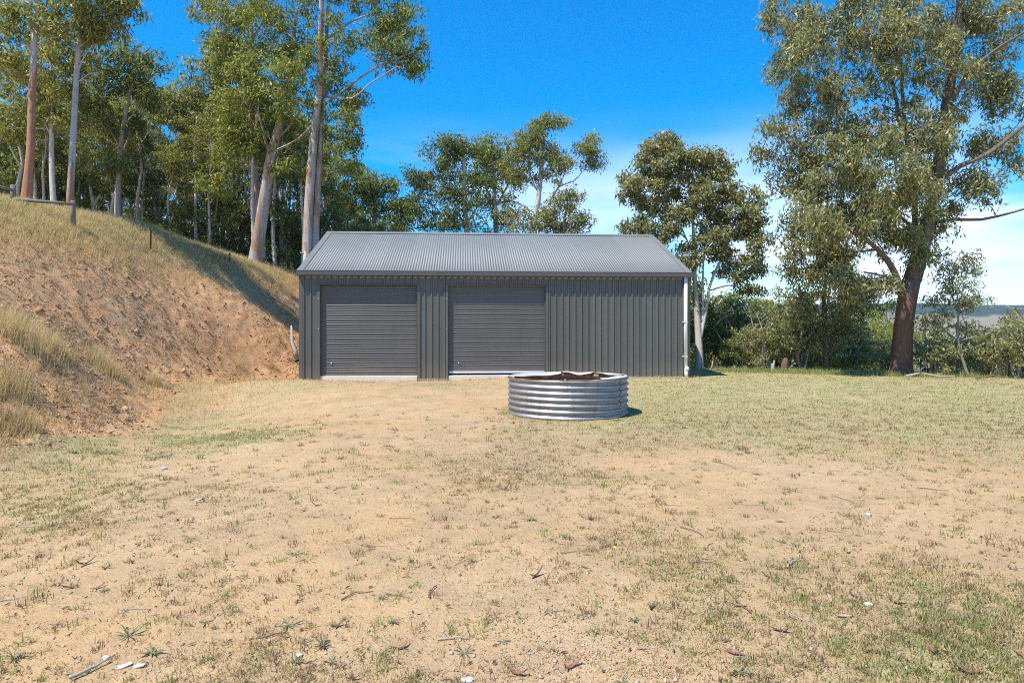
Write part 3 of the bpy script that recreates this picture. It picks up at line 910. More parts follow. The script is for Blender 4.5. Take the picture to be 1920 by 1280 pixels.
px_tree('gum_tree', 'thin grey white gum standing between the orange trunk and the slender white trunk', 25,
    [[(102,395,13),(98,330,11),(97,260,10),(99,190,8),(96,120,6),(98,60,4)],[(98,260,6),(82,225,5),(70,190,3)],[(99,200,4),(120,160,3),(135,130,2)]],
    [(95,110,70,60,34),(50,170,50,60,20),(130,190,45,60,16),(150,60,50,40,12),(20,230,40,50,12)],
    23, B_WHITE, L_OLIVE, 16, leaf=(.19, .06), sprigs=10, per=11)
px_tree('gum_tree', 'spreading dark crowned gum behind the slender white trunk', 27,
    [[(222,425,12),(222,340,11),(228,260,10),(240,190,8),(255,130,6),(262,95,4)],[(226,280,6),(195,220,4),(180,170,3)],[(230,240,6),(260,200,4),(285,160,3)]],
    [(205,130,45,40,13),(255,125,45,45,16),(215,210,50,50,14),(270,175,35,35,11),(170,200,30,40,9),(190,300,50,40,12)],
    23, B_GREY, L_DARK, 17, leaf=(.20, .065), sprigs=10, per=12)
px_tree('gum_tree', 'many stemmed olive gum with thin pale stems left of the straight brown trunk', 31,
    [[(405,455,12),(408,380,11),(410,310,10),(405,230,8),(398,160,6),(400,90,4)],[(408,370,8),(385,300,6),(362,220,5),(350,160,3)],[(408,350,8),(430,270,6),(445,190,4),(440,120,3)],[(410,300,6),(425,200,5),(420,110,3)]],
    [(370,175,50,60,26),(420,110,45,60,20),(340,215,35,55,14),(410,220,60,60,18),(365,300,45,45,12),(445,240,40,50,10),(400,40,45,45,12)],
    22, B_WHITE, L_OLIVE, 18, leaf=(.22, .065), sprigs=10, per=12)
# --- the trees behind the shed
px_tree('gum_tree', 'low dark gum peeping over the left part of the shed roof', 36,
    [[(700,560,14),(700,460,12),(702,400,9),(705,350,6),(700,320,4)],[(702,410,6),(730,375,4),(745,350,3)]],
    [(665,365,45,45,20),(705,345,45,30,14),(735,385,40,35,12),(650,430,50,30,10),(765,410,40,30,8)],
    22, B_GREY, L_DARK, 19, leaf=(.22, .07), sprigs=10, per=12)
px_tree('gum_tree', 'dense round topped gum left of centre behind the shed roof', 36,
    [[(885,580,18),(878,470,14),(872,400,11),(870,340,9),(868,290,6),(860,262,3)],[(872,400,6),(835,370,5),(800,350,3)],[(873,390,6),(905,410,6),(925,440,4)],[(870,330,5),(845,300,4),(825,280,3)]],
    [(870,275,40,22,16),(835,285,35,28,14),(800,345,40,35,18),(860,330,55,40,18),(845,385,60,35,18),(780,395,35,35,12),(895,360,30,35,9),(830,430,60,22,10)],
    21, B_WHITE, L_DARK, 20, leaf=(.22, .07), sprigs=10, per=10)
px_tree('gum_tree', 'olive gum with a pointed top in the middle of the group behind the shed', 38,
    [[(935,590,15),(932,480,13),(928,400,10),(925,330,7),(921,270,4)],[(928,390,6),(905,340,4)],[(928,390,6),(955,340,5),(960,300,3)]],
    [(920,275,26,22,12),(915,320,38,30,16),(955,310,30,35,12),(935,375,45,35,14),(925,425,55,22,10),(895,330,25,40,8)],
    20, B_WHITE, L_GREEN, 21, leaf=(.22, .07), sprigs=10, per=10)
px_tree('gum_tree', 'highest open crowned gum with white forking limbs behind the shed', 37,
    [[(998,600,20),(1000,480,16),(1003,415,13),(1010,370,11),(1014,330,9),(1018,285,6),(1020,250,4)],[(1004,410,8),(1030,380,7),(1048,350,6),(1075,340,4.5),(1092,322,3)],
     [(1048,350,5),(1062,320,4),(1090,290,3),(1100,280,2)],[(1010,360,6),(995,335,5),(990,300,4),(985,270,3)],[(1014,330,5),(1035,300,4),(1045,270,3)],[(1003,400,6),(980,385,4),(950,370,3)]],
    [(1035,232,32,12,12),(1000,250,26,22,11),(975,275,32,26,14),(1020,285,35,25,14),(1050,300,26,26,10),(1105,272,20,24,10),(1113,305,16,18,7),(980,330,36,25,10),(1030,335,24,18,4),(960,310,25,30,7)],
    18, B_WHITE, L_OLIVE, 22, leaf=(.20, .06), sprigs=11, per=11)
px_tree('gum_tree', 'low brownish gum at the right foot of the highest open crowned gum', 34,
    [[(1055,580,12),(1055,480,10),(1056,430,8),(1060,400,5),(1065,375,3)],[(1056,430,5),(1085,410,3)]],
    [(1060,370,28,16,8),(1050,405,45,22,14),(1085,410,30,20,8),(1040,430,50,18,10),(965,420,45,25,10)],
    19, B_GREY, L_BROWN, 23, leaf=(.20, .065), sprigs=10, per=12)
# --- right of the shed
px_tree('gum_tree', 'broad brown green gum with pale forked trunk on the grass right of the shed', 23.5,
    [[(1312,688,20),(1311,650,17),(1308,600,14),(1304,545,10),(1301,490,9),(1300,430,7),(1296,370,5),(1285,320,3)],
     [(1311,640,13),(1322,590,11),(1330,540,9),(1345,500,7),(1365,460,5),(1375,420,3)],[(1318,600,7),(1318,520,7),(1322,450,5),(1330,390,4)],[(1340,512,5),(1370,500,4),(1400,490,3)],
     [(1301,480,5),(1275,420,4),(1255,370,3),(1235,320,2)],[(1330,545,5),(1365,535,4),(1395,540,2)]],
    [(1240,300,48,42,36),(1200,350,45,40,28),(1320,315,52,38,36),(1290,375,60,45,36),(1370,390,52,45,30),(1235,420,40,45,22),(1335,450,55,40,28),(1415,400,32,40,16),(1410,455,32,38,14),
     (1385,510,45,30,14),(1185,430,25,20,6),(1250,275,30,20,9),(1290,480,45,35,12),(1400,545,28,16,4)],
    18, B_WHITE, L_BROWN, 31, leaf=(.17, .06), sprigs=11, per=10, twigs=3)
px_tree('gum_tree', 'huge spreading gum with stringy red brown trunk at the right edge of the grass', 20.6,
    [[(1686,698,54,0),(1689,660,42),(1694,600,38),(1702,550,39),(1716,500,36,.1),(1733,440,32,.1),(1748,370,28,.1),(1762,300,27,0),(1772,220,23,0),(1786,130,19,-.1),(1798,40,15,-.2),(1806,-80,10,-.2),(1812,-200,5)],
     [(1697,590,24),(1686,535,20,-.3),(1668,495,17,-.6),(1645,468,13,-.9),(1610,440,10,-1.3),(1560,415,7,-1.7),(1515,400,4,-2)],
     [(1712,520,22,.3),(1716,440,18,.7),(1712,350,16,1.0),(1700,260,13,1.2),(1690,150,10,1.4),(1683,40,7,1.5),(1678,-60,4,1.6)],
     [(1755,345,17,0),(1800,312,15,-.3),(1850,290,13,-.6),(1890,260,11,-.9),(1930,228,8,-1.2),(1990,190,5,-1.5)],
     [(1740,420,12,.2),(1790,412,10,.2),(1840,412,9,.2),(1900,398,7,.1),(1960,380,5,0)],
     [(1772,215,14),(1800,160,13,-.3),(1835,120,12,-.5),(1880,85,9,-.8),(1940,50,6,-1)],
     [(1745,385,10,-.2),(1720,320,9,-.6),(1690,270,9,-1),(1660,230,7,-1.4),(1628,255,5,-1.7),(1590,235,4,-2)],
     [(1700,265,12,1.2),(1685,215,11,.9),(1672,150,9,.7),(1640,95,7,.5),(1600,58,5,.3),(1540,50,3,0)],
     [(1716,430,10,.5),(1680,400,8,.2),(1640,370,7,-.2),(1590,330,5,-.5),(1540,300,4,-.8),(1490,270,3,-1)],
     [(1698,560,8,-.4),(1660,540,6,-.8),(1625,545,5,-1),(1580,560,3,-1.2)], [(1705,540,7,-.2),(1660,518,6,-.6),(1620,510,5,-1)]],
    [(1640,-60,230,70,40),(1490,30,60,50,17),(1560,60,70,55,21),(1640,40,70,60,24),(1720,60,60,60,21),(1800,10,80,60,21),(1880,40,70,50,15),
     (1500,130,55,50,18),(1520,200,60,45,20),(1600,180,60,60,17),(1650,260,65,55,21),(1560,270,60,50,21),(1460,270,48,45,15),(1500,330,55,50,20),(1580,360,65,50,24),(1660,360,60,50,21),
     (1520,420,55,50,21),(1590,450,60,50,21),(1500,490,50,50,15),(1570,530,55,40,15),(1650,430,50,45,15),(1730,300,50,60,13),(1780,210,40,60,9),(1850,180,50,40,8),
     (1850,340,55,40,11),(1800,370,45,30,7),(1890,300,40,40,7),(1690,150,50,70,15),(1730,460,45,40,8),(1880,130,45,50,8),(1760,420,35,25,5),
     (1745,250,50,50,13,-.8),(1770,120,50,60,14,-.6),(1735,370,40,40,10,-.9),(1830,90,55,55,15),(1900,190,45,50,12),(1860,270,45,30,9),(1720,470,40,30,8,-.7),(1660,80,50,60,14,-.9),(1600,415,70,40,15,-1.6),(1540,430,50,40,9,-2.2),(1620,520,55,30,11,-1.4),(1690,330,60,50,11,-1.8),(1500,80,40,60,9,-1.5),(1640,310,60,60,12,-1.8),(1560,340,60,70,13,-1.8)],
    23, B_BIG, L_BROWN, 32, leaf=(.17, .05), sprigs=11, per=10, twigs=2, droop=.75, sides=14, depth=.8, tipr=.008, foot=1.9, vert=1.25)
px_tree('gum_tree', 'smaller drooping gum with dark thin trunk left of the huge gum', 22.3,
    [[(1549,697,15),(1550,660,11),(1548,610,10),(1545,560,8),(1550,500,6),(1540,430,4)],[(1549,640,6),(1580,590,5),(1600,540,3)],[(1548,600,5),(1510,560,4),(1490,520,3)]],
    [(1540,590,50,50,16),(1500,560,45,50,12),(1590,590,40,45,12),(1545,640,55,30,8),(1620,560,35,40,11),(1480,610,30,35,6),(1560,500,50,40,9)],
    24, B_DARK, L_BROWN, 33, leaf=(.15, .045), sprigs=11, per=11, droop=.9)
px_tree('sapling', 'leafy leaning sapling with an open crown right of the huge trunk', 20.0,
    [[(1815,705,8),(1800,660,6),(1795,620,5),(1800,570,4),(1808,530,2.5)],[(1797,640,4),(1760,610,3),(1735,600,2)],[(1795,620,3),(1835,600,2)]],
    [(1800,520,40,32,12),(1785,560,40,30,12),(1825,560,30,30,7),(1760,600,40,22,5),(1830,640,50,35,9),(1820,490,20,22,4)],
    20, B_GREY, L_GREY, 34, leaf=(.13, .04), sprigs=8, per=9)

# --- prototype trees for the hillside wood and the bush beyond the grass
def proto(name, label, cat, group, h, trunks, crowns, rc, bark, leafm, seed, **kw):
    rg = np.random.default_rng(seed)
    trs = [[(Vector(p[:3]), p[3]) for p in t] for t in trunks]
    cl = np.concatenate([ell(c[:3], c[3:6], c[6], rg) for c in crowns])
    o = build_tree(name, label, cat, (0, 0, 0), trs, cl, rc, bark, leafm, seed, group, **kw)
    o['_h'] = h
    return o
GW = 'gum trees crowding the hillside behind the shed'
wood = []
specs = [('slender white stemmed gum with high olive crown in the crowded hillside wood', B_WHITE, L_OLIVE, 0),
         ('dark crowned gum with grey stem in the crowded hillside wood', B_WHITE, L_DARK, 1),
         ('leafy green gum with brown stem in the crowded hillside wood', B_WHITE, L_GREEN, 2),
         ('forked pale gum with hanging olive foliage in the crowded hillside wood', B_WHITE, L_OLIVE, 3),
         ('low bushy dark tree filling the crowded hillside wood', B_GREY, L_DARK, 4)]
specs.append(('thin pole gum in the crowded hillside wood', B_WHITE, L_OLIVE, 5))
for lab, bk, lm, s in specs:
    rg = random.Random(s + 40)
    j = lambda a: rg.uniform(-a, a)
    if s < 4:
        t0 = [(0,0,-.6,.18),(j(.2),j(.2),3,.145),(j(.5),j(.5),6,.115),(j(.8),j(.8),9,.08),(j(1),j(1),12,.05)]
        trs = [t0]
        if s in (1, 3): trs.append([(*t0[1][:3], .12), (t0[1][0]+.9, j(.5), 5.5, .10), (t0[1][0]+1.6, j(.6), 9, .06), (t0[1][0]+1.9, 0, 11, .03)])
        crs = [(j(.4),j(.4),10.8,1.9,1.8,1.6,15),(j(1)+1,j(1),8.8,1.8,1.7,1.3,11),(j(1)-1.2,j(1),8.2,1.7,1.6,1.3,10),(j(1),j(1),6.4,1.9,1.8,1.2,5)]
        h = 12.6
    elif s == 5:
        t0 = [(0,0,-.6,.12),(.15,.1,3,.10),(-.1,.1,6,.085),(.2,-.1,9,.06),(.3,0,12,.03)]
        trs = [t0, [(-.05,.1,5.2,.06),(.7,.3,7.5,.05),(1.0,.2,10,.025)], [(.1,0,7.6,.05),(-.6,-.2,9.2,.035),(-.9,0,10.6,.02)]]
        crs = [(.3,0,11.4,1.1,1.0,1.0,9),(1.1,.2,9.8,.8,.8,.8,6),(-.9,0,10.2,.8,.8,.8,6),(.4,0,7.6,1.0,.9,.8,4)]
        h = 12.4
    else:
        trs = [[(0,0,-.5,.14),(.1,0,1.5,.11),(.3,.1,3.2,.07),(.3,.2,5,.03)],[(.1,0,1,.08),(-.8,.2,2.6,.05),(-1.2,.3,4,.03)]]
        crs = [(0,0,4.3,1.7,1.6,1.3,18),(1,.3,2.8,1.5,1.4,1.1,13),(-1.1,-.2,2.6,1.5,1.4,1.1,13),(0,-.3,1.4,1.7,1.5,.8,9)]
        h = 5.8
    wood.append(proto('forest_tree', lab, 'tree', GW, h, trs, crs, .56, bk, lm, 60 + s, leaf=(.25, .085), sprigs=9, per=9, sides=7, step=.7))
GB = 'bushes along the edge of the grass'
bush = []
for lab, bk, lm, s in [('grey green twiggy bush in the scrub along the far edge of the grass', B_GREY, L_GREY, 0),
                       ('dense dark green bush in the scrub along the far edge of the grass', B_WHITE, L_DARK, 1),
                       ('sparse brownish bush with bare twigs in the scrub along the far edge of the grass', B_GREY, L_BROWN, 2)]:
    rg = random.Random(s + 90); j = lambda a: rg.uniform(-a, a)
    trs = [[(j(.1),j(.1),-.3,.05),(j(.3),j(.3),.6,.04),(j(.6),j(.6),1.4,.025),(j(.8),j(.8),2.1,.012)] for _ in range(5)]
    n = (9, 15, 7)[s]
    crs = [(0,0,1.7,1.0,.9,.6,n),(.7,.1,1.1,.8,.8,.5,n),(-.7,-.1,1.0,.8,.8,.5,n),(0,0,.5,1.0,.9,.4,n // 2)]
    bush.append(proto('bush', lab, 'bush', GB, 2.3, trs, crs, .34, bk, lm, 80 + s, leaf=(.13, .05), sprigs=8, per=9, sides=5, step=.35, tipr=.006, min_r=.007))
used = set(); seen = {}
LM = [(-9999,'at the far left'),(45,'behind the orange trunked gum'),(112,'behind the slender white gum'),(165,'right of the white gum'),(230,'above the left star picket'),(320,'between the star pickets'),
      (400,'above the right star picket'),(455,'behind the leaning gum'),(520,'between leaning gum and shed'),(565,'behind the twin trunked gum'),(620,'just right of the twin trunks'),(690,'behind the left shed roof')]
KIND = ['slender white stemmed gum', 'dark crowned grey gum', 'leafy brown stemmed gum', 'forked pale gum', 'low bushy tree', 'thin pole gum']
def wood_label(w, px, row):
    where = [t for a, t in LM if px >= a][-1]
    lab = f"{KIND[w]} {['at the front', 'second row', 'deep', 'far back', 'as undergrowth'][row]} of the wood {where}"
    seen[lab] = seen.get(lab, 0) + 1
    return lab if seen[lab] == 1 else lab.replace(KIND[w], ['', '', 'smaller ', 'narrow ', 'slight ', 'last '][min(5, seen[lab])] + KIND[w])
LB = [(-9999,'right behind the shed corner'),(1330,'behind the forked trunk gum'),(1390,'right of the forked trunk gum'),(1430,'behind the stumps'),(1490,'left of the drooping gum'),(1530,'behind the drooping gum'),(1580,'between drooping gum and huge gum'),(1640,'close left of the huge trunk'),
      (1700,'close right of the huge trunk'),(1755,'left of the leaning sapling'),(1785,'at the foot of the leaning sapling'),(1825,'right of the leaning sapling'),(1860,'near the right edge'),(1895,'at the right edge'),(1930,'beyond the right edge')]
BK = ['grey green twiggy bush', 'dense green bush', 'sparse brownish bush with bare twigs']
def bush_label(w, px, what=None, tail=''):
    lab = f"{(what or BK[w])} {[t for a, t in LB if px >= a][-1]}{tail}"
    seen[lab] = seen.get(lab, 0) + 1
    return lab if seen[lab] == 1 else ['', '', 'second ', 'third ', 'fourth '][min(4, seen[lab])] + lab
def put(pr, x, y, s, z=None, label=None, group=None, sx=None):
    o = pr if pr.name not in used else copy_tree(pr)
    used.add(pr.name)
    z = float(height(x, y)) if z is None else z
    o.location = (x, y, z); o.scale = (sx or s, sx or s, s); o.rotation_euler.z = random.uniform(0, 6.28)
    if label: o['label'] = label
    if group: o['group'] = group
    return o
SKY = [(-300,60),(-60,130),(0,190),(90,150),(180,130),(290,150),(318,250),(350,170),(420,110),(560,170),(640,260),(690,335),(770,420),(860,400),(1000,420),(1120,430)]
def skyline(px): return float(np.interp(px, [s[0] for s in SKY], [s[1] for s in SKY]))
rg = random.Random(5)
n = 0
for row, (Y0, Y1, cnt, frac) in enumerate([(29, 33, 15, (.5, .85)), (34, 40, 17, (.65, 1.0)), (41, 50, 18, (.75, 1.03)), (51, 64, 15, (.75, 1.0))]):
    for i in range(cnt):
        px = -90 + (860 if row else 700) * (i + rg.uniform(.1, .9)) / cnt
        Yt = rg.uniform(Y0, Y1)
        x = (px - 960) / F * Yt
        if x > -6.6 and Yt < 30: continue
        if x > -9 and Yt < 31 and px > 520: continue
        zt = CZ + (HZ - skyline(px)) / F * Yt
        zg = float(height(x, Yt))
        hh = (zt - zg) * rg.uniform(*frac)
        if hh < 3.5: hh = 3.5
        wi = rg.choice([0, 1, 2, 3, 3, 0]) if hh > 6 else 4; pr = wood[wi]
        put(pr, x, Yt, hh / pr['_h'], sx=max(.55, min(1.2, hh / pr['_h'])) * rg.uniform(.85, 1.15), label=wood_label(wi, px, row)); n += 1
for i in range(26):                            # bare poles at the front of the wood
    px = -30 + 640 * (i + rg.uniform(.1, .9)) / 26; Yt = rg.uniform(27.5, 34)
    x = (px - 960) / F * Yt
    if x > -8.6 and Yt < 31: continue
    zg = float(height(x, Yt)); zt = CZ + (HZ - skyline(px) - rg.uniform(-40, 90)) / F * Yt
    put(wood[5], x, Yt, max(5, zt - zg) / 12.4, sx=rg.uniform(.55, .9), label=wood_label(5, px, 0))
for i in range(22):                            # low growth under the wood
    px = -80 + 860 * (i + rg.uniform(.1, .9)) / 22; Yt = rg.uniform(28.5, 42)
    x = (px - 960) / F * Yt
    if x > -7.5 and Yt < 31: Yt = 33; x = (px - 960) / F * Yt
    put(wood[4], x, Yt, rg.uniform(.35, .75), sx=rg.uniform(.5, .85), label=wood_label(4, px, 4))
# bush beyond the grass edge
put(bush[0], *P(1440, 690, 22.5)[:2], .95, label=bush_label(0, 1440))
put(bush[1], *P(1360, 690, 25.5)[:2], 1.2, label=bush_label(1, 1360))
put(bush[2], *P(1760, 700, 20.3)[:2], .85, label=bush_label(2, 1760))
for (px, Yt, s, w) in [(1325,27,1.5,1),(1345,30,1.6,1),(1400,27,1.3,1),(1420,24,.9,0),(1385,24.5,.75,1),(1470,23.5,1.15,0),(1500,23,1.0,0),(1520,25,1.3,1),(1600,23.6,.7,1),(1575,26,1.3,0),
                       (1735,21.5,.62,2),(1790,20.4,.65,2),(1850,20,.72,2),(1885,19.6,.7,0),(1915,19,.9,2),(1945,19,1.0,2),(1830,22,.7,2),(1900,23,.8,0),(1975,18.6,1.1,0),
                       (1440,28,1.5,1),(1560,27,1.2,1),(1770,23.5,.6,2),(1660,22.6,.6,2),(1310,33,1.6,1),(1870,26,.9,0)]:
    p = P(px, 690, Yt); put(bush[w], p.x, p.y, s * rg.uniform(.9, 1.1), label=bush_label(w, px))
# trees down the slope on the right, seen over the scrub
GV = 'trees on the falling slope beyond the grass'
for (px, Yt, top, w) in [(1350,34,545,2),(1395,32,535,2),(1440,40,555,2),(1480,44,560,3),(1330,42,550,0),(1620,38,560,2),(1660,36,600,2),(1645,48,560,2),(1600,50,570,1),(1700,60,600,0),
                         (1860,60,622,1),(1780,66,618,2),(1920,55,620,1),(1540,55,575,0),(1740,75,612,1),(1830,80,610,2),(1900,85,605,1),(1980,60,600,2),(1290,40,520,2)]:
    p = P(px, top, Yt); zg = float(height(p.x, p.y))
    lab = bush_label(0, px, ['olive gum with pale stem', 'dark rounded tree', 'bright green tree', 'forked olive gum'][w], ' down the far slope')
    put(wood[w], p.x, p.y, max(3, p.z - zg) / 12.6, label=lab, group=GV, sx=max(.6, (p.z - zg) / 12.6 * rg.uniform(.9, 1.2)))
px_tree('bush', 'rounded bright green bush behind the huge red brown trunk', 28.5, [[(1635,700,8),(1636,670,6),(1640,640,3)],[(1635,690,5),(1610,660,3)],[(1635,690,5),(1660,660,3)]],
    [(1640,640,42,26,26),(1668,665,25,24,12),(1608,665,28,24,12),(1640,690,45,18,12)], 17, B_GREY, L_GREEN, 36, cat='bush', leaf=(.12, .05), sprigs=10, per=10)

# ------------------------------------------------------------------ ground cover and small things
def hit(px, py, y0=2.0, y1=45.0):
    """where the view ray through a pixel meets the ground"""
    ys_ = np.concatenate([np.arange(y0, 12, .02), np.arange(12, y1, .05)])
    xx = (px - 960) / F * ys_; zz = CZ + (HZ - py) / F * ys_
    h = height(xx, ys_)
    i = int(np.argmax(zz < h)) if np.any(zz < h) else len(ys_) - 1
    return Vector((xx[i], ys_[i], h[i]))
def grass_mat(name, stops, trans=.25):
    return leaf_mat(name, stops, trans, 0.6)
G_STRAW = grass_mat('straw_blades', [(0.0, (0.30, 0.20, 0.10)), (0.4, (0.50, 0.37, 0.20)), (0.8, (0.64, 0.51, 0.29)), (1.0, (0.40, 0.36, 0.14))], .4)
G_GREEN = grass_mat('green_blades', [(0.0, (0.15, 0.20, 0.05)), (0.5, (0.26, 0.31, 0.09)), (0.85, (0.38, 0.38, 0.15)), (1.0, (0.55, 0.46, 0.24))], .4)
G_BROWN = grass_mat('dead_blades', [(0.0, (0.13, 0.085, 0.045)), (0.5, (0.24, 0.165, 0.09)), (1.0, (0.38, 0.28, 0.16))], .25)
G_GOLD = grass_mat('golden_blades', [(0.0, (0.40, 0.30, 0.15)), (0.5, (0.60, 0.48, 0.27)), (1.0, (0.72, 0.60, 0.38))], .45)
rg = np.random.default_rng(99)
def blades(x, y, per, length, width, lean, spread, z=None):
    """thin pointed blades standing in tufts"""
    n = len(x) * per
    rep = lambda a: np.repeat(np.asarray(a, dtype=float), per)
    X0 = rep(x) + rg.normal(size=n) * rep(spread); Y0 = rep(y) + rg.normal(size=n) * rep(spread)
    Z0 = height(X0, Y0) - .004 if z is None else np.full(n, z)
    az = rg.uniform(0, 2 * np.pi, n); L = rep(length) * rg.uniform(.35, 1.25, n); le = rg.uniform(.15, 1.0, n) * rep(lean)
    w = rep(width) * .5
    dx, dy = np.cos(az), np.sin(az)
    b0 = np.stack([X0 - dy * w, Y0 + dx * w, Z0], 1); b1 = np.stack([X0 + dy * w, Y0 - dx * w, Z0], 1)
    hx = L * np.sin(le); hz = L * np.cos(le)
    m0 = np.stack([X0 + dx*hx*.4 - dy*w*.8, Y0 + dy*hx*.4 + dx*w*.8, Z0 + hz*.62], 1)
    m1 = np.stack([X0 + dx*hx*.4 + dy*w*.8, Y0 + dy*hx*.4 - dx*w*.8, Z0 + hz*.62], 1)
    tp = np.stack([X0 + dx*hx, Y0 + dy*hx, Z0 + hz], 1)
    V = np.stack([b0, b1, m1, tp, m0], 1).reshape(-1, 3)
    return V
def blade_tris(V):
    n = len(V) // 5
    return (np.arange(n)[:, None, None] * 5 + np.array([(0, 1, 2), (0, 2, 4), (4, 2, 3)])[None]).reshape(-1, 3)
def blade_obj(name, V, mat, label, cat='grass', stuff=True, parent=None):
    me = mesh_np(name, V, blade_tris(V), mat)
    o = link(name, me)
    if stuff: tag(o, label, kind='stuff')
    return o
# short grass over the yard and lawn
N = 150000
Yc = np.exp(rg.uniform(math.log(2.2), math.log(27), N)); Xc = rg.uniform(-1.05, 1.05, N) * (Yc + .6)
keep = (Xc > -14) & (Xc < 24)
# nothing grows inside the shed or the tank
lx = (Xc - SX) * math.cos(SA) + (Yc - SY) * math.sin(SA); ly = -(Xc - SX) * math.sin(SA) + (Yc - SY) * math.cos(SA)
keep &= ~((lx > -.02) & (lx < SLEN + .02) & (ly > -.05) & (ly < 2 * SW))
keep &= np.abs(np.hypot(Xc - TX, Yc - TY) - TR) > .05
Xc, Yc = Xc[keep], Yc[keep]
d_, g_, b_ = cover(Xc, Yc)
fine = fbm(Xc, Yc, 3.0, 81, 4, .65)
prob = np.clip(d_ * 1.25 - .22 + (fine - .5) * 1.7, 0.085, 1) * np.where(b_ > .4, .5, 1)
keep = rg.uniform(size=len(Xc)) < prob * np.clip(.6 + Yc / 12, 0, 1)
Xc, Yc, d_, g_, b_ = Xc[keep], Yc[keep], d_[keep], g_[keep], b_[keep]
isg = rg.uniform(size=len(Xc)) < np.clip(g_ * .95 - .04, .05, .7)
size = rg.uniform(.6, 1.3, len(Xc)) * (.6 + .5 * d_)
wd = .0038 + .0004 * Yc
for sel, mt, nm_, lb in ((isg, G_GREEN, 'green_grass', 'short green grass over the lawn and in tufts on the sand'), (~isg, G_STRAW, 'dry_grass', 'short dry straw coloured grass scattered over the yard'), (rg.uniform(size=len(Xc)) < .35, G_BROWN, 'dead_grass', 'matted dead brown grass in thin patches over the sand')):
    parts_ = []
    for far in (False, True):
        q = sel & ((Yc > 7) == far)
        ox_ = .05 if mt is G_BROWN else 0
        parts_.append(blades(Xc[q] + ox_, Yc[q] + ox_, 4 if far else 8, size[q] * (.036 if far else .036), wd[q] * (1.1 if mt is G_GREEN else .8), np.full(q.sum(), 1.35), np.full(q.sum(), .05 if far else .017)))
    blade_obj(nm_, np.concatenate(parts_), mt, lb)
N = 4200
yt = np.exp(rg.uniform(math.log(2.3), math.log(12), N)); xt = rg.uniform(-.95, .95, N) * (yt + .3)
dt, gt, bt = cover(xt, yt); kt = (rg.uniform(size=N) < .25 + .7 * dt) & (bt < .3) & (np.abs(np.hypot(xt - TX, yt - TY) - TR) > .06) & (xt > -8)
xt, yt = xt[kt], yt[kt]; wh = rg.uniform(size=len(xt)); s_ = rg.uniform(.5, 1.25, len(xt))
for q, mt, nm_, lb in ((wh < .34, G_GREEN, 'green_tufts', 'small green grass tufts dotted over the sand'), ((wh >= .34) & (wh < .7), G_BROWN, 'dead_tufts', 'small dead brown grass tufts dotted over the sand'), (wh >= .7, G_STRAW, 'straw_tufts', 'small straw tufts dotted over the sand')):
    blade_obj(nm_, blades(xt[q], yt[q], 26, s_[q] * .055, .003 + .0003 * yt[q], np.full(q.sum(), 1.25), .028 * s_[q]), mt, lb)
n = 900
ls = rg.uniform(-.3, SLEN + .4, n); lo = -.06 - np.abs(rg.normal(size=n)) * .07
blade_obj('foot_grass', blades(SX + ls * math.cos(SA) - lo * math.sin(SA), SY + ls * math.sin(SA) + lo * math.cos(SA), 4, rg.uniform(.03, .11, n), np.full(n, .008), np.full(n, 1.0), np.full(n, .05)), G_STRAW, 'thin straw grass growing against the foot of the shed')
n = 300
a_ = rg.uniform(0, 6.28, n); r_ = TR + .05 + np.abs(rg.normal(size=n)) * .08
blade_obj('ring_grass', blades(TX + r_ * np.cos(a_), TY + r_ * np.sin(a_), 4, rg.uniform(.02, .08, n), np.full(n, .005), np.full(n, .9), np.full(n, .04)), G_GREEN, 'grass growing against the foot of the water tank ring')
# long straw on the bank and its crest
N = 110000
Xb = rg.uniform(-20, -5.5, N); Yb = rg.uniform(4, 32, N)
d_, g_, b_ = cover(Xb, Yb); hb = base_h(Xb, Yb)
q = (b_ > .15) | (hb > 2.2)
crest = sstep(2.4, 3.6, hb - .05 * (24 - Yb)) * (Yb > 9)
keep = q & (rg.uniform(size=N) < np.clip(d_ ** 1.4 * .8 + crest * .35, .03, 1)) & ~((Xb < -13) & (Yb < 9))
Xb, Yb, crest, g_ = Xb[keep], Yb[keep], crest[keep], g_[keep]
ln = (.07 + .10 * crest) * rg.uniform(.6, 1.4, len(Xb))
isg = rg.uniform(size=len(Xb)) < g_ * .6
for sel, mt, nm_, lb in ((isg, G_GREEN, 'bank_green_grass', 'greenish grass on the upper bank'), (~isg, G_STRAW, 'bank_dry_grass', 'long dry straw grass on the bank and along its crest')):
    blade_obj(nm_, blades(Xb[sel], Yb[sel], 4, ln[sel], .0065 + 0 * ln[sel], np.full(sel.sum(), 1.3), np.full(sel.sum(), .16)), mt, lb)
N = 20000
pxs = rg.uniform(-60, 575, N)
Xc2, Yc2 = [], []
cl = np.array([(-200,340,17.0),(0,374,17.5),(60,386,18.5),(139,408,19.6),(210,424,21),(281,436,22.3),(352,457,24),(430,481,25.6),(490,500,27),(575,519,28.7)])
Yq = np.interp(pxs, cl[:, 0], cl[:, 2]) + rg.normal(size=N) * .9 - .5
Xq = (pxs - 960) / F * Yq
blade_obj('crest_grass', blades(Xq, Yq, 4, rg.uniform(.08, .28, N), np.full(N, .0055), np.full(N, .9), np.full(N, .2)), G_GOLD, 'tall golden seeded grass along the top edge of the bank')
N = 16000
xq = rg.uniform(-15, -5.5, N); yq = rg.uniform(7, 28, N); bq = bank_mask(xq, yq); nq = fbm(xq, yq, .55, 123, 4, .6)
kp = rg.uniform(size=N) < bq * np.clip((nq - .44) * 4, 0.02, .8)
xq, yq = xq[kp], yq[kp]
blade_obj('bank_low_growth', blades(xq, yq, 9, rg.uniform(.04, .12, len(xq)), np.full(len(xq), .007), np.full(len(xq), 1.1), np.full(len(xq), .05)), G_BROWN, 'low grey brown growth in patches on the cut bank')
N = 5000
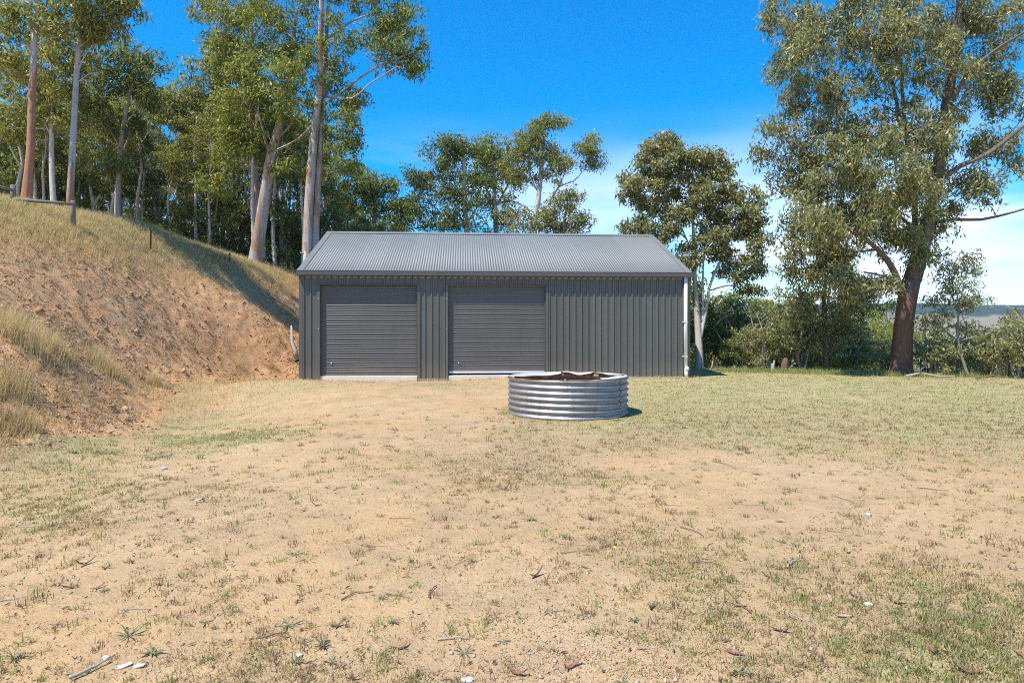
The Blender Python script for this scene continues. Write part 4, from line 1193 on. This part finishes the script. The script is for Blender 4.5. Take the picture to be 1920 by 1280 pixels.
pxt = rg.uniform(-40, 560, N); t_ = np.clip(pxt / 560, 0, 1)
pyt = 815 - 118 * t_ ** .6 + rg.normal(size=N) * (26 - 18 * t_)
Yt = F * CZ / (np.clip(pyt, 690, 900) - HZ) ; Xt = (pxt - 960) / F * Yt
blade_obj('toe_grass', blades(Xt, Yt, 5, rg.uniform(.05, .17, N), np.full(N, .006), np.full(N, 1.1), np.full(N, .09)), G_STRAW, 'matted straw grass along the foot of the bank')
# lumps of earth, pebbles, gravel
def lumps(name, x, y, r, mat, label, flat=.7):
    n = len(x); z = height(x, y)
    o8 = np.array([(1,0,0),(0,1,0),(-1,0,0),(0,-1,0),(0,0,1),(0,0,-1)], dtype=float)
    V = o8[None] * rg.uniform(.55, 1.25, (n, 6, 1)) + rg.normal(size=(n, 6, 3)) * .14
    a = rg.uniform(0, 6.28, n); ca_, sa_ = np.cos(a)[:, None], np.sin(a)[:, None]
    vx = V[..., 0] * ca_ - V[..., 1] * sa_; vy = V[..., 0] * sa_ + V[..., 1] * ca_
    V = np.stack([vx, vy, V[..., 2] * flat], -1) * np.asarray(r)[:, None, None]
    V += np.stack([x, y, z + np.asarray(r) * .25], -1)[:, None]
    t = np.array([(0,1,4),(1,2,4),(2,3,4),(3,0,4),(1,0,5),(2,1,5),(3,2,5),(0,3,5)])
    Fq = (np.arange(n)[:, None, None] * 6 + t[None]).reshape(-1, 3)
    o = link(name, mesh_np(name, V.reshape(-1, 3), Fq, mat)); tag(o, label, kind='stuff')
def rand_mat(name, stops, rough=.95):
    k = NT(name, rough, .15); g = k.n('ShaderNodeNewGeometry'); k.color(k.ramp(g.outputs['Random Per Island'], stops)); return k.m
m_clod = rand_mat('earth_clods', [(0, (.38, .19, .085)), (.45, (.48, .27, .135)), (.8, (.50, .34, .20)), (1, (.36, .29, .22))])
m_peb = rand_mat('pebbles', [(0, (.30, .16, .08)), (.4, (.45, .28, .15)), (.75, (.52, .40, .27)), (.97, (.40, .36, .31)), (1, (.60, .54, .46))])
N = 26000
xq = rg.uniform(-16, -5.5, N); yq = rg.uniform(7, 28, N); bq = bank_mask(xq, yq)
kp = (rg.uniform(size=N) < bq * np.clip(.25 + 1.5 * (fbm(xq, yq, .9, 77, 3) - .35), 0, 1)) & (base_h(xq, yq) < 4.4)
lumps('earth_clods', xq[kp], yq[kp], np.exp(rg.normal(math.log(.023), .45, kp.sum())), m_clod, 'crumbled lumps of orange earth on the cut bank')
N = 9000
yq = np.exp(rg.uniform(math.log(2.3), math.log(14), N)); xq = rg.uniform(-.95, .95, N) * yq
lumps('pebbles', xq, yq, np.minimum(.013, np.exp(rg.normal(math.log(.0055), .45, N))), m_peb, 'small pebbles and crumbs of earth on the sand')
p0 = rg.normal(size=(2600, 2)) * np.array([.28, .30]); gx_, gy_ = g0(1120, 1225)
lumps('gravel', gx_ + p0[:, 0], np.maximum(gy_ + p0[:, 1], 2.3), np.exp(rg.normal(math.log(.0048), .4, 2600)), m_peb, 'orange gravel patch in the near sand')
# shreds of bark and leaf
N = 11000
yq = np.exp(rg.uniform(math.log(2.3), math.log(24), N)); xq = rg.uniform(-1, 1, N) * yq
dq, gq, bq = cover(xq, yq); kp = (rg.uniform(size=N) < .25 + .6 * dq) & (xq > -13)
xq, yq = xq[kp], yq[kp]; n = len(xq); a = rg.uniform(0, np.pi, n); L = rg.uniform(.012, .05, n); w = rg.uniform(.002, .005, n) * (1 + yq * .06)
zq = height(xq, yq) + .006
ux, uy = np.cos(a), np.sin(a)
V = np.stack([np.stack([xq - ux*L/2, yq - uy*L/2, zq], 1), np.stack([xq - uy*w, yq + ux*w, zq + .008], 1), np.stack([xq + ux*L/2, yq + uy*L/2, zq + .004], 1), np.stack([xq + uy*w, yq - ux*w, zq + .001], 1)], 1).reshape(-1, 3)
o = link('leaf_litter', mesh_np('leaf_litter', V, np.arange(n * 4).reshape(n, 4), rand_mat('leaf_shreds', [(0, (.07, .045, .03)), (.5, (.16, .10, .06)), (.85, (.30, .21, .13)), (1, (.42, .36, .28))])))
tag(o, 'dark shreds of bark and leaf strewn over the yard', kind='stuff')
# litter on the bank: grey sticks and bark
N = 9000
xq = rg.uniform(-15, -5.5, N); yq = rg.uniform(7, 28, N); bq = bank_mask(xq, yq)
nq = fbm(xq, yq, .55, 123, 3)
kp = rg.uniform(size=N) < bq * np.clip((nq - .40) * 5, 0.03, 1)
xq, yq = xq[kp], yq[kp]; n = len(xq); a = rg.uniform(0, 6.28, n); L = rg.uniform(.04, .22, n); w = rg.uniform(.004, .010, n); el = rg.normal(size=n) * .3
ux, uy, uz = np.cos(a) * np.cos(el), np.sin(a) * np.cos(el), np.sin(el)
h0 = height(xq, yq) + .03
hA = np.maximum(h0 - uz * L / 2, height(xq - ux*L/2, yq - uy*L/2) + .01); hB = np.maximum(h0 + uz*L/2, height(xq + ux*L/2, yq + uy*L/2) + .01)
V = np.stack([np.stack([xq - ux*L/2, yq - uy*L/2, hA], 1), np.stack([xq - uy*w, yq + ux*w, (hA + hB)/2 + .012], 1), np.stack([xq + ux*L/2, yq + uy*L/2, hB], 1), np.stack([xq + uy*w, yq - ux*w, (hA + hB)/2 - .008], 1)], 1).reshape(-1, 3)
o = link('bank_litter', mesh_np('bank_litter', V, np.arange(n * 4).reshape(n, 4), rand_mat('grey_sticks', [(0, (.10, .07, .05)), (.5, (.22, .165, .12)), (1, (.34, .29, .23))])))
tag(o, 'grey brown sticks and bark lying on the cut bank', kind='stuff')

# --- grass tussocks on the bank, each one lifted by itself
def tussock(px, py, h, wdt, label, mt, n=260, group=None):
    n = int(n * 2.2)
    p = hit(px, py)
    az = rg.uniform(0, 2*np.pi, n); rr = wdt * np.sqrt(rg.uniform(size=n)) * .5
    V = blades(np.array([0.0]), np.array([0.0]), n, [h], [.0055], [.75], [wdt * .2], 0.0)
    V = V.reshape(-1, 5, 3)
    zoff = height(V[:, 0, 0] + p.x, V[:, 0, 1] + p.y) - p.z
    V[..., 2] += zoff[:, None] - .02
    me = mesh_np('grass_tussock', V.reshape(-1, 3), blade_tris(V.reshape(-1, 3)), mt)
    o = link('grass_tussock', me, None, p); tag(o, label, 'grass tussock', group); return o
tussock(200, 700, .42, .75, 'large fan shaped dry grass tussock low on the bank', G_GOLD, 420)
tussock(35, 640, .60, .95, 'tall golden grass tussock at the left edge halfway up the bank', G_GOLD, 480)
tussock(95, 655, .42, .8, 'golden grass tussock just right of the tallest tussock on the bank', G_GOLD, 320)
tussock(20, 735, .40, .95, 'dark shaded dry tussock at the left edge low on the bank', G_STRAW, 260)
tussock(292, 722, .36, .45, 'upright pale tussock at the foot of the bank', G_GOLD, 170)
tussock(35, 800, .28, .6, 'grey matted tussock at the lower left end of the bank', G_STRAW, 340)
tussock(450, 690, .24, .5, 'low yellowish tussock at the bank foot near the shed', G_GOLD, 150)
tussock(510, 690, .26, .5, 'straw tussock beside the left corner of the shed', G_STRAW, 150)

# --- weeds: flat rosettes in the sand
m_weed = leaf_mat('weed_leaves', [(0, (.12, .14, .055)), (.5, (.19, .21, .09)), (1, (.28, .28, .13))], .2, .5)
m_weed2 = leaf_mat('blue_green_weed_leaves', [(0, (.14, .17, .085)), (.6, (.22, .25, .13)), (1, (.33, .33, .19))], .2, .5)
m_flower = NT('yellow_petals', .6, .3).color((.8, .55, .02)).m
def rosette(n, L, w, up, seed, mt):
    r = random.Random(seed); b = MB()
    for i in range(n):
        az = 2 * math.pi * i / n + r.uniform(-.35, .35); l = L * r.uniform(.55, 1.15); u0 = up * r.uniform(.3, 1.3)
        d = Vector((math.cos(az), math.sin(az), 0)); s = Vector((-d.y, d.x, 0)); vs = []
        for k_, (t, ww) in enumerate([(0, .35), (.3, .8), (.6, 1), (.85, .6), (1, .02)]):
            c = d * (l * t * math.cos(u0 * (1 - t * .6))) + Vector((0, 0, .006 + l * math.sin(u0) * (t - .55 * t * t) * 1.4))
            vs += [c + s * (w * ww * .5) + Vector((0, 0, w * .18 * ww)), c, c - s * (w * ww * .5) + Vector((0, 0, w * .18 * ww))]
        b.add(vs, [(k_*3, k_*3+1, k_*3+4, k_*3+3) for k_ in range(4)] + [(k_*3+1, k_*3+2, k_*3+5, k_*3+4) for k_ in range(4)], True)
    return b.mesh('weed', mt)
WM = [rosette(11, .085, .013, .35, 1, m_weed), rosette(15, .075, .009, .8, 2, m_weed), rosette(9, .07, .016, .25, 3, m_weed2), rosette(20, .07, .006, 1.05, 4, m_weed), rosette(13, .10, .010, .5, 5, m_weed2)]
def zone(px, Yw):
    return (['on the left', 'left of centre', 'in the middle', 'right of centre', 'on the right'][min(4, max(0, int(px // 384)))] + (' of the nearest sand' if Yw < 3.6 else ' of the middle ground' if Yw < 5.5 else ' of the yard towards the shed'))
WM += [rosette(7, .10, .008, .95, 6, m_weed), rosette(12, .055, .018, .45, 7, m_weed), rosette(26, .06, .0045, 1.15, 8, m_weed)]
def weed(px, py, k_, s, label=None, zn=None):
    s *= .66; p = hit(px, py); p.z -= .004
    o = link('weed', WM[k_], None, p, (0, 0, random.uniform(0, 6.28)), (s * random.uniform(.75, 1.2), s * random.uniform(.75, 1.2), s * random.uniform(.6, 1.5)))
    tag(o, label or ['flat broad leaved green weed scattered on the bare yard', 'small upright green weed scattered on the bare yard', 'small blue green weed rosette scattered on the bare yard',
                     'thin bladed grassy green weed scattered on the bare yard', 'spreading blue green weed scattered on the bare yard','straggly green weed scattered on the bare yard','squat broad leaved green weed scattered on the bare yard','fine bladed green tuft scattered on the bare yard'][k_].replace('scattered on the bare yard', zn or ''), 'weed', None if label else 'small weeds dotted over the bare yard')
for q in [(605,1215,1,1.35,'upright dark green weed near the bottom edge left of centre'),(993,975,0,1.25,'broad dark green weed in the sand below the tank'),(1465,1016,0,1.15,'flat bright green weed in the sand on the right'),
          (912,943,3,1.1,'grassy green tuft just left of the broad weed below the tank'),(1190,1163,2,1.0,'pale blue green star shaped weed in the lower centre'),(718,1122,2,.9,'small blue green weed on the left of the lower centre'),
          (285,1228,0,1.3,'spreading green weed beside the pale bark scraps'),(553,1040,4,1.0,'flat weed with curled leaves on the left sand'),(240,1195,4,1.2,'narrow leaved grey weed above the pale bark scraps'),
          (930,970,1,1.0,'small bushy weed left of the broad weed below the tank'),(555,1245,0,1.0,'low weed below the upright dark weed near the bottom'),(620,1243,0,.9,'small low weed right below the upright dark weed'),
          (1385,1262,0,1.2,'dark green weed at the bottom edge right of centre'),(945,1205,2,1.0,'blue green weed in the bottom centre above the white scrap'),(870,1225,4,.9,'grey weed left of the white scrap at the bottom'),
          (1420,890,0,1.2,'green weed at the right end of the bare track'),(1650,935,0,1.0,'green weed in the middle of the right side sand'),(885,1055,3,1.0,'wispy grassy weed in the centre foreground'),
          (770,1055,1,.9,'small weed left of the wispy grassy weed'),(735,1170,3,1.1,'grassy tuft below the small blue green weed'),(1060,1010,1,.9,'small weed right of the broad weed in the sand'),
          (540,1175,4,1.1,'curved leaved weed above the upright dark weed'),(195,1110,3,1.2,'tall thin weed in the lower left'),(25,1240,3,1.5,'thick green grass clump in the bottom left corner'),
          (140,995,3,1.1,'yellow green grass tuft on the left sand'),(10,935,0,1.3,'bright green weed at the left edge')]:
    weed(*q)
rw = random.Random(31)
for i in range(85):
    Yw = math.exp(rw.uniform(math.log(2.6), math.log(9.5))); px = rw.uniform(-60, 1980); py = HZ + F * CZ / Yw
    p = hit(px, py)
    if p.x < -6.5: continue
    weed(px, py, rw.choice([0, 1, 2, 3, 3, 4, 5, 5, 6, 7, 7, 7]), rw.uniform(.3, .8), None, zone(px, Yw))
pf = hit(1152, 1058)                            # a lone yellow flower
fl = empty('flower', pf); tag(fl, 'single yellow flower on a thin stem in the centre right foreground', 'flower')
b = MB(); b.tube([(0, 0, 0), (.006, 0, .06), (.002, .004, .11)], [.0016, .0014, .0012], 5); b.build('stem', m_weed, fl)
b = MB()
for i in range(10):
    a = i * .628; d = Vector((math.cos(a), math.sin(a), 0)); s = Vector((-d.y, d.x, 0)); c = Vector((.002, .004, .111))
    b.add([c, c + d * .010 + s * .004 + Vector((0, 0, .002)), c + d * .014 + Vector((0, 0, .003)), c + d * .010 - s * .004 + Vector((0, 0, .002))], [(0, 1, 2, 3)])
b.build('petals', m_flower, fl)

# --- sticks, bark strips, fallen gum leaves, stones
def wood_mat(name, a, b_):
    k = NT(name, .85, .2); n = k.noise(k.coord((8, 8, 8)), 3, 4); k.color(k.mix(n, a, b_)); k.bump(n, .4, .01); return k.m
m_stick = wood_mat('brown_stick', (.12, .07, .045), (.26, .17, .11)); m_greyst = wood_mat('grey_stick', (.26, .23, .2), (.46, .42, .37)); m_pale = wood_mat('bleached_wood', (.40, .34, .27), (.60, .54, .46))
def stick(pxa, pya, pxb, pyb, r, mt, label, bend=.06, name='stick', group=None):
    a, b_ = hit(pxa, pya), hit(pxb, pyb); n = 7; pts = []
    L = (b_ - a).length; s = Vector((-(b_ - a).y, (b_ - a).x, 0)).normalized()
    for i in range(n):
        t = i / (n - 1); q = a.lerp(b_, t) + s * (math.sin(math.pi * t) * bend * L + random.uniform(-.02, .02) * L)
        q.z = float(height(q.x, q.y)) + r * .8 + random.uniform(0, r); pts.append(q - a)
    m = MB(); r = r * .62; m.tube(pts, [r * (1.0 - .45 * i / (n - 1)) * random.uniform(.85, 1.1) for i in range(n)], 6)
    o = m.build(name, mt, None, loc=a); tag(o, label, 'stick', group)
    return o
for q in [(130,1280,205,1245,.014,m_greyst,'grey split stick at the bottom edge on the left',.03),(1340,1095,1375,1125,.007,m_stick,'thin brown stick in two lengths on the right sand, upper length',.08),(1378,1128,1408,1155,.009,m_stick,'thin brown stick on the right sand, lower length',.05),
          (1478,1068,1512,1052,.011,m_greyst,'thick grey curved stick on the right sand',.15),(1510,1062,1540,1078,.005,m_stick,'thin dark twig crossing the thick grey stick',.02),(640,1125,700,1112,.006,m_stick,'dark curved twig left of the small blue green weed',.12),
          (488,1202,540,1188,.008,m_stick,'short dark stick left of the upright weed',.02),(820,1203,880,1200,.008,m_greyst,'short brown stick in the bottom centre',.05),(805,1125,818,1100,.009,m_stick,'dark stubby stick in the lower centre',.1),
          (1300,1058,1350,1062,.008,m_stick,'dark knobbly stick right of the yellow flower',.12),(0,1130,45,1122,.005,m_greyst,'pale thin twig at the left edge',.02),(35,990,85,987,.008,m_greyst,'grey bark stick on the left sand',.01),
          (855,1060,885,1045,.003,m_stick,'very thin twig forming an angle in the centre foreground',.02),(1465,1145,1520,1172,.004,m_pale,'pale straight twig on the lower right grass',.02),(1780,1163,1830,1165,.007,m_stick,'brown stick in the green grass on the right',.03),
          (1275,990,1320,1008,.008,m_stick,'brown twig on the grass edge right of centre',.1),(250,865,330,858,.007,m_greyst,'long pale stick left of the green patch',.02),(310,858,330,848,.008,m_greyst,'short grey stick beside the long pale one',.02),
          (995,806,1020,807,.009,m_pale,'white bleached stick in front of the tank',.02),(1190,945,1280,950,.004,m_stick,'thin twig lying along the edge of the bare track',.06),(1335,865,1380,880,.006,m_stick,'brown twig right of the bare track',.1),
          (1720,915,1780,922,.007,m_stick,'reddish twig on the right dry grass',.04),(1560,930,1610,948,.005,m_stick,'twig in the middle of the right dry grass',.05),(625,920,650,914,.006,m_stick,'small dark stick on the left sand',.12)]:
    stick(*q)
rs_ = random.Random(8)
for i in range(34):
    Yw = math.exp(rs_.uniform(math.log(2.7), math.log(14))); px = rs_.uniform(0, 1920); py = HZ + F * CZ / Yw
    L = rs_.uniform(.06, .2) * F / Yw
    p = hit(px, py)
    if p.x < -6.5 or math.hypot(p.x - TX, p.y - TY) < 1.4: continue
    stick(px, py, px + L, py + rs_.uniform(-.25, .25) * L, rs_.uniform(.002, .0045), rs_.choice([m_stick, m_stick, m_greyst]), 'small loose twig ' + zone(px, Yw), .08, 'twig', 'loose twigs strewn over the yard')
m_leafb = rand_mat('fallen_leaves', [(0, (.16, .07, .045)), (.5, (.28, .15, .09)), (1, (.40, .28, .19))], .6)
def fallen(seed):
    r = random.Random(seed); vs = []; L, w = .11, .022; cv = r.uniform(.15, .5); lift = r.uniform(.01, .03)
    for i in range(6):
        t = i / 5; c = Vector((L * (t - .5), cv * L * (t - .5) ** 2, .004 + lift * (2 * t - 1) ** 2)); ww = w * math.sin(math.pi * (.04 + .92 * t)) ** .8
        for dz in (0, -.0012): vs += [c + Vector((0, ww / 2, .006 * r.uniform(.2, 1) + dz)), c + Vector((0, 0, dz)), c - Vector((0, ww / 2, -.004 + -dz))]
    b = MB(); fs = []
    for i in range(5):
        a = i * 6
        fs += [(a, a+1, a+7, a+6), (a+1, a+2, a+8, a+7), (a+3, a+9, a+10, a+4), (a+4, a+10, a+11, a+5)]
    b.add(vs, fs, True); me = b.mesh('fallen_leaf', None); me.materials.append(None); return me
cols = [NT('leaf_red_brown', .55, .4).color((.24, .10, .065)).m, NT('leaf_tan', .6, .4).color((.40, .27, .17)).m, NT('leaf_dark_brown', .6, .4).color((.13, .075, .05)).m]
FL = []
for i in range(6):
    me = fallen(i); me.materials.clear(); me.materials.append(cols[i % 3]); FL.append(me)
def leaf(px, py, k_, s, label=None, zn=None):
    p = hit(px, py); p.z += .004
    o = link('fallen_leaf', FL[k_], None, p, (random.uniform(-.3, .3), random.uniform(-.2, .2), random.uniform(0, 6.28)), (s, s, s))
    tag(o, label or ['curled red brown gum leaf lying on the yard', 'tan gum leaf lying on the yard', 'dark brown gum leaf lying on the yard'][k_ % 3].replace('on the yard', zn or ''), 'leaf', None if label else 'fallen gum leaves on the yard')
for q in [(970,1265,0,1.0,'red brown curled leaf at the bottom edge right of the white scrap'),(1072,1252,0,.95,'red brown leaf standing up at the bottom edge in the gravel'),(1005,1083,2,1.1,'large brown crumpled leaf in the centre foreground'),
          (1465,1185,3,.9,'red brown leaf on the lower right sand'),(1675,1133,0,1.1,'reddish leaf right of the white stone'),(1750,1225,3,1.1,'red brown leaf in the lower right grass'),(1815,1265,0,1.1,'tan leaf in the bottom right grass'),(158,1060,2,1.2,'dark curled leaf on the left sand')]:
    leaf(*q)
for i in range(110):
    Yw = math.exp(rs_.uniform(math.log(2.6), math.log(11))); px = rs_.uniform(0, 1920); py = HZ + F * CZ / Yw
    p = hit(px, py)
    if p.x < -6.5 or math.hypot(p.x - TX, p.y - TY) < 1.3: continue
    leaf(px, py, rs_.randrange(6), rs_.uniform(.4, .85), None, zone(px, Yw))
def rock(px, py, r, mt, label, name='stone', cat='stone', flat=.6, seed=0):
    rr_ = random.Random(seed); p = hit(px, py); m = MB(); vs = []; n = 9
    for i, el in enumerate((-.9, -.3, .35, .9)):
        for k_ in range(n):
            a = 2*math.pi*k_/n; q = r * rr_.uniform(.8, 1.12) * math.cos(el); vs.append((q*math.cos(a), q*math.sin(a)*.8, r*flat*(math.sin(el)+.5)*rr_.uniform(.9, 1.1)))
    fs = [(i*n+k_, i*n+(k_+1) % n, (i+1)*n+(k_+1) % n, (i+1)*n+k_) for i in range(3) for k_ in range(n)] + [tuple(range(3*n, 4*n)), tuple(range(n-1, -1, -1))]
    m.add(vs, fs, False); o = m.build(name, mt, None, loc=p); tag(o, label, cat)
m_wstone = wood_mat('white_stone', (.52, .48, .40), (.66, .62, .54)); m_gstone = wood_mat('grey_stone', (.36, .34, .31), (.52, .50, .46))
rock(1628, 1136, .026, m_wstone, 'small white stone in the grass on the lower right', seed=1)
rock(876, 1277, .030, m_wstone, 'flat white scrap of stone at the bottom edge in the centre', flat=.25, seed=2)
rock(308, 880, .04, m_gstone, 'small grey stone beside the sticks on the left sand', seed=3)
rock(198, 1236, .017, m_wstone, 'white pebble left of the pale bark scraps', seed=4)
rock(557, 1233, .012, m_wstone, 'tiny white pebble beside the low weed near the bottom', flat=.3, seed=5)
rock(1628, 968, .03, m_gstone, 'pale stone on the right sand above the flat weed', seed=6)
for i, (px, py, L, a0, lab) in enumerate([(232,1250,.07,.4,'pale torn bark scrap beside the bottom left stick'),(262,1249,.06,-.2,'pale flat bark scrap right of the torn one'),(372,938,.06,.2,'pale bark scrap on the left sand'),(560,1232,.035,0,'white bark scrap above the low weed')]):
    p = hit(px, py); b = MB()
    pts = [(-L/2, -.012), (-L*.1, -.02), (L/2, -.008), (L*.42, .012), (0, .008), (-L*.4, .018)]
    vs = [(x_, y_, .008 + .006 * math.sin(x_ * 60)) for x_, y_ in pts] + [(x_, y_, .003 + .006 * math.sin(x_ * 60)) for x_, y_ in pts]
    b.add(vs, [tuple(range(6)), tuple(range(11, 5, -1))] + [(j, 6 + j, 6 + (j+1) % 6, (j+1) % 6) for j in range(6)])
    o = b.build('bark_scrap', m_pale, None, loc=p, rot=(.1, 0, a0)); tag(o, lab, 'bark')

# --- fence on the hill, pickets, branch, hose, stumps
m_post = wood_mat('weathered_timber', (.13, .11, .085), (.30, .26, .21)); m_rustp = wood_mat('rusty_steel', (.07, .04, .03), (.16, .09, .06))
fp = P(137, 405, 19.3); fence = empty('timber_fence', fp); tag(fence, 'weathered post and rail fence on the grassy hill top at the left', 'fence')
def post(px, pyt, Y, w):
    p = P(px, pyt, Y); zg = float(height(p.x, p.y)) - .3; b = MB()
    b.tube([(0, 0, 0), (0, 0, (p.z - zg) * .98), (0, 0, p.z - zg)], [w, w * .95, w * .7], 10, True, .1)
    b.build('post', m_post, fence, loc=Vector((p.x, p.y, zg)) - fp)
post(25, 347, 18.6, .08); post(137, 376, 19.2, .07); post(-85, 318, 18.0, .09)
for a, b_ in (((-90, 326, 17.88), (24, 357, 18.48)), ((26, 373, 18.48), (137, 383, 19.08))):
    A_, B_ = P(*a), P(*b_); b = MB(); b.tube([(0, 0, 0), (B_ - A_) * .33 + Vector((0, 0, -.012)), (B_ - A_) * .7 + Vector((0, 0, .008)), B_ - A_], [.05, .05, .045, .042], 10, True, .08)
    b.build('rail', m_post, fence, loc=A_ - fp)
for (px, pt, pb, Y, lab) in ((282, 430, 468, 21.6, 'rusty steel star picket in the long grass nearest the hill fence'), (430, 474, 507, 24.9, 'rusty steel star picket in the long grass nearest the shed')):
    p = P(px, pt, Y); zg = float(height(p.x, p.y)) - .2; h = p.z - zg; b = MB()
    for a in (0, 2.09, 4.19):
        d = Vector((math.cos(a), math.sin(a), 0)); s = Vector((-d.y, d.x, 0)) * .003
        b.extrude([s, d * .03 + s, d * .03 - s, -s], (0, 0, 0), (.02, 0, h))
    o = b.build('star_picket', m_rustp, None, loc=(p.x, p.y, zg)); tag(o, lab, 'fence post')
p0 = hit(556, 672); b = MB()
top = P(546, 610, p0.y + .15) - p0; mid = P(548, 642, p0.y - .02) - p0
b.tube([(0, 0, -.05), mid * .5 + Vector((.05, 0, 0)), mid, top * .8 + mid * .1, top], [.085, .075, .06, .045, .02], 8, True, .12)
o = b.build('dead_branch', m_pale, None, loc=p0); tag(o, 'bleached dead branch leaning up the bank beside the left end of the shed', 'branch')
pc = hit(558, 676); b = MB()
for j in range(4):
    rj = .17 + .012 * (j % 2)
    b.tube([(rj*math.cos(a), rj*math.sin(a), .02 + j*.028 + .01*math.sin(3*a + j)) for a in np.linspace(0, 2*math.pi, 25)], .015, 6, False)
k = NT('black_poly_pipe', .45, .4).color((.02, .02, .022)).m
o = b.build('pipe_coil', k, None, loc=pc, rot=(.35, -.2, 0)); tag(o, 'coil of black poly pipe by the left end of the shed', 'pipe coil')
def stump(px, pt, pb, w, Y, mt, lab):
    p = P(px, pt, Y); zg = float(height(p.x, p.y)) - .1; h = p.z - zg; r = w / 2 * Y / F; b = MB()
    b.tube([(0, 0, 0), (0, 0, .15), (.01, 0, h * .7), (.05, .02, h + .06)], [r * 1.5, r * 1.05, r * .95, r * .45], 10, True, .14); o = b.build('stump', mt, None, loc=(p.x, p.y, zg)); tag(o, lab, 'tree stump')
m_stump = wood_mat('red_brown_stump', (.09, .05, .035), (.19, .11, .07))
stump(1471, 674, 697, 14, 21.8, m_stump, 'red brown tree stump on the grass edge left of the drooping gum')
stump(1449, 679, 695, 7, 22.0, m_greyst, 'thin dark stump just left of the red brown one')
def branch(pts, r, mt, lab):
    a = hit(*pts[0]); q = [hit(*p) + Vector((0, 0, .06 + .05 * (i % 2))) - a for i, p in enumerate(pts)]
    b = MB(); b.tube(q, [r * (1 - .6 * i / (len(q) - 1)) for i in range(len(q))], 7, True, .1)
    for i in range(1, len(q) - 1):
        d = Vector((random.uniform(-.6, .6), random.uniform(-.3, .3), random.uniform(.1, .5))); b.tube([q[i], q[i] + d * .5, q[i] + d + Vector((.1, 0, -.05))], [r * .4, r * .3, r * .12], 5)
    o = b.build('fallen_branch', mt, None, loc=a); tag(o, lab, 'branch')
branch([(1700,709),(1725,706),(1760,709),(1790,712)], .04, m_greyst, 'grey fallen branch at the foot of the huge trunk')
branch([(1580,703),(1610,701),(1640,703)], .03, m_stick, 'dark fallen branch on the grass left of the huge trunk')
branch([(1830,713),(1860,711),(1900,713)], .03, m_stick, 'brown fallen branch at the right end of the grass edge')
branch([(1432,694),(1440,691),(1446,684)], .06, m_greyst, 'short grey log leaning beside the thin dark stump')
# sparse darker grass and litter under the trees at the edge of the lawn
N = 5000
xq = rg.uniform(7, 24, N); yq = 20.2 + rg.normal(size=N) * .5 + np.clip((12 - xq) * .35, 0, 4)
blade_obj('edge_grass', blades(xq, yq, 6, rg.uniform(.08, .22, N), np.full(N, .008), np.full(N, 1.0), np.full(N, .08)), G_GREEN, 'rough longer grass along the far edge of the lawn')

# ------------------------------------------------------------------ air
hz = MB(); hz.box(-4700, 5200, -3200, 6200, -60, 95)
kz = bpy.data.materials.new('haze_air'); kz.use_nodes = True
for n_ in list(kz.node_tree.nodes): kz.node_tree.nodes.remove(n_)
vo = kz.node_tree.nodes.new('ShaderNodeVolumePrincipled'); vo.inputs['Density'].default_value = 0.00016; vo.inputs['Color'].default_value = (.72, .84, 1, 1); vo.inputs['Anisotropy'].default_value = 0.2
mo = kz.node_tree.nodes.new('ShaderNodeOutputMaterial'); kz.node_tree.links.new(vo.outputs[0], mo.inputs['Volume'])
o = hz.build('haze', kz); tag(o, 'thin blue haze in the valley air', kind='stuff')
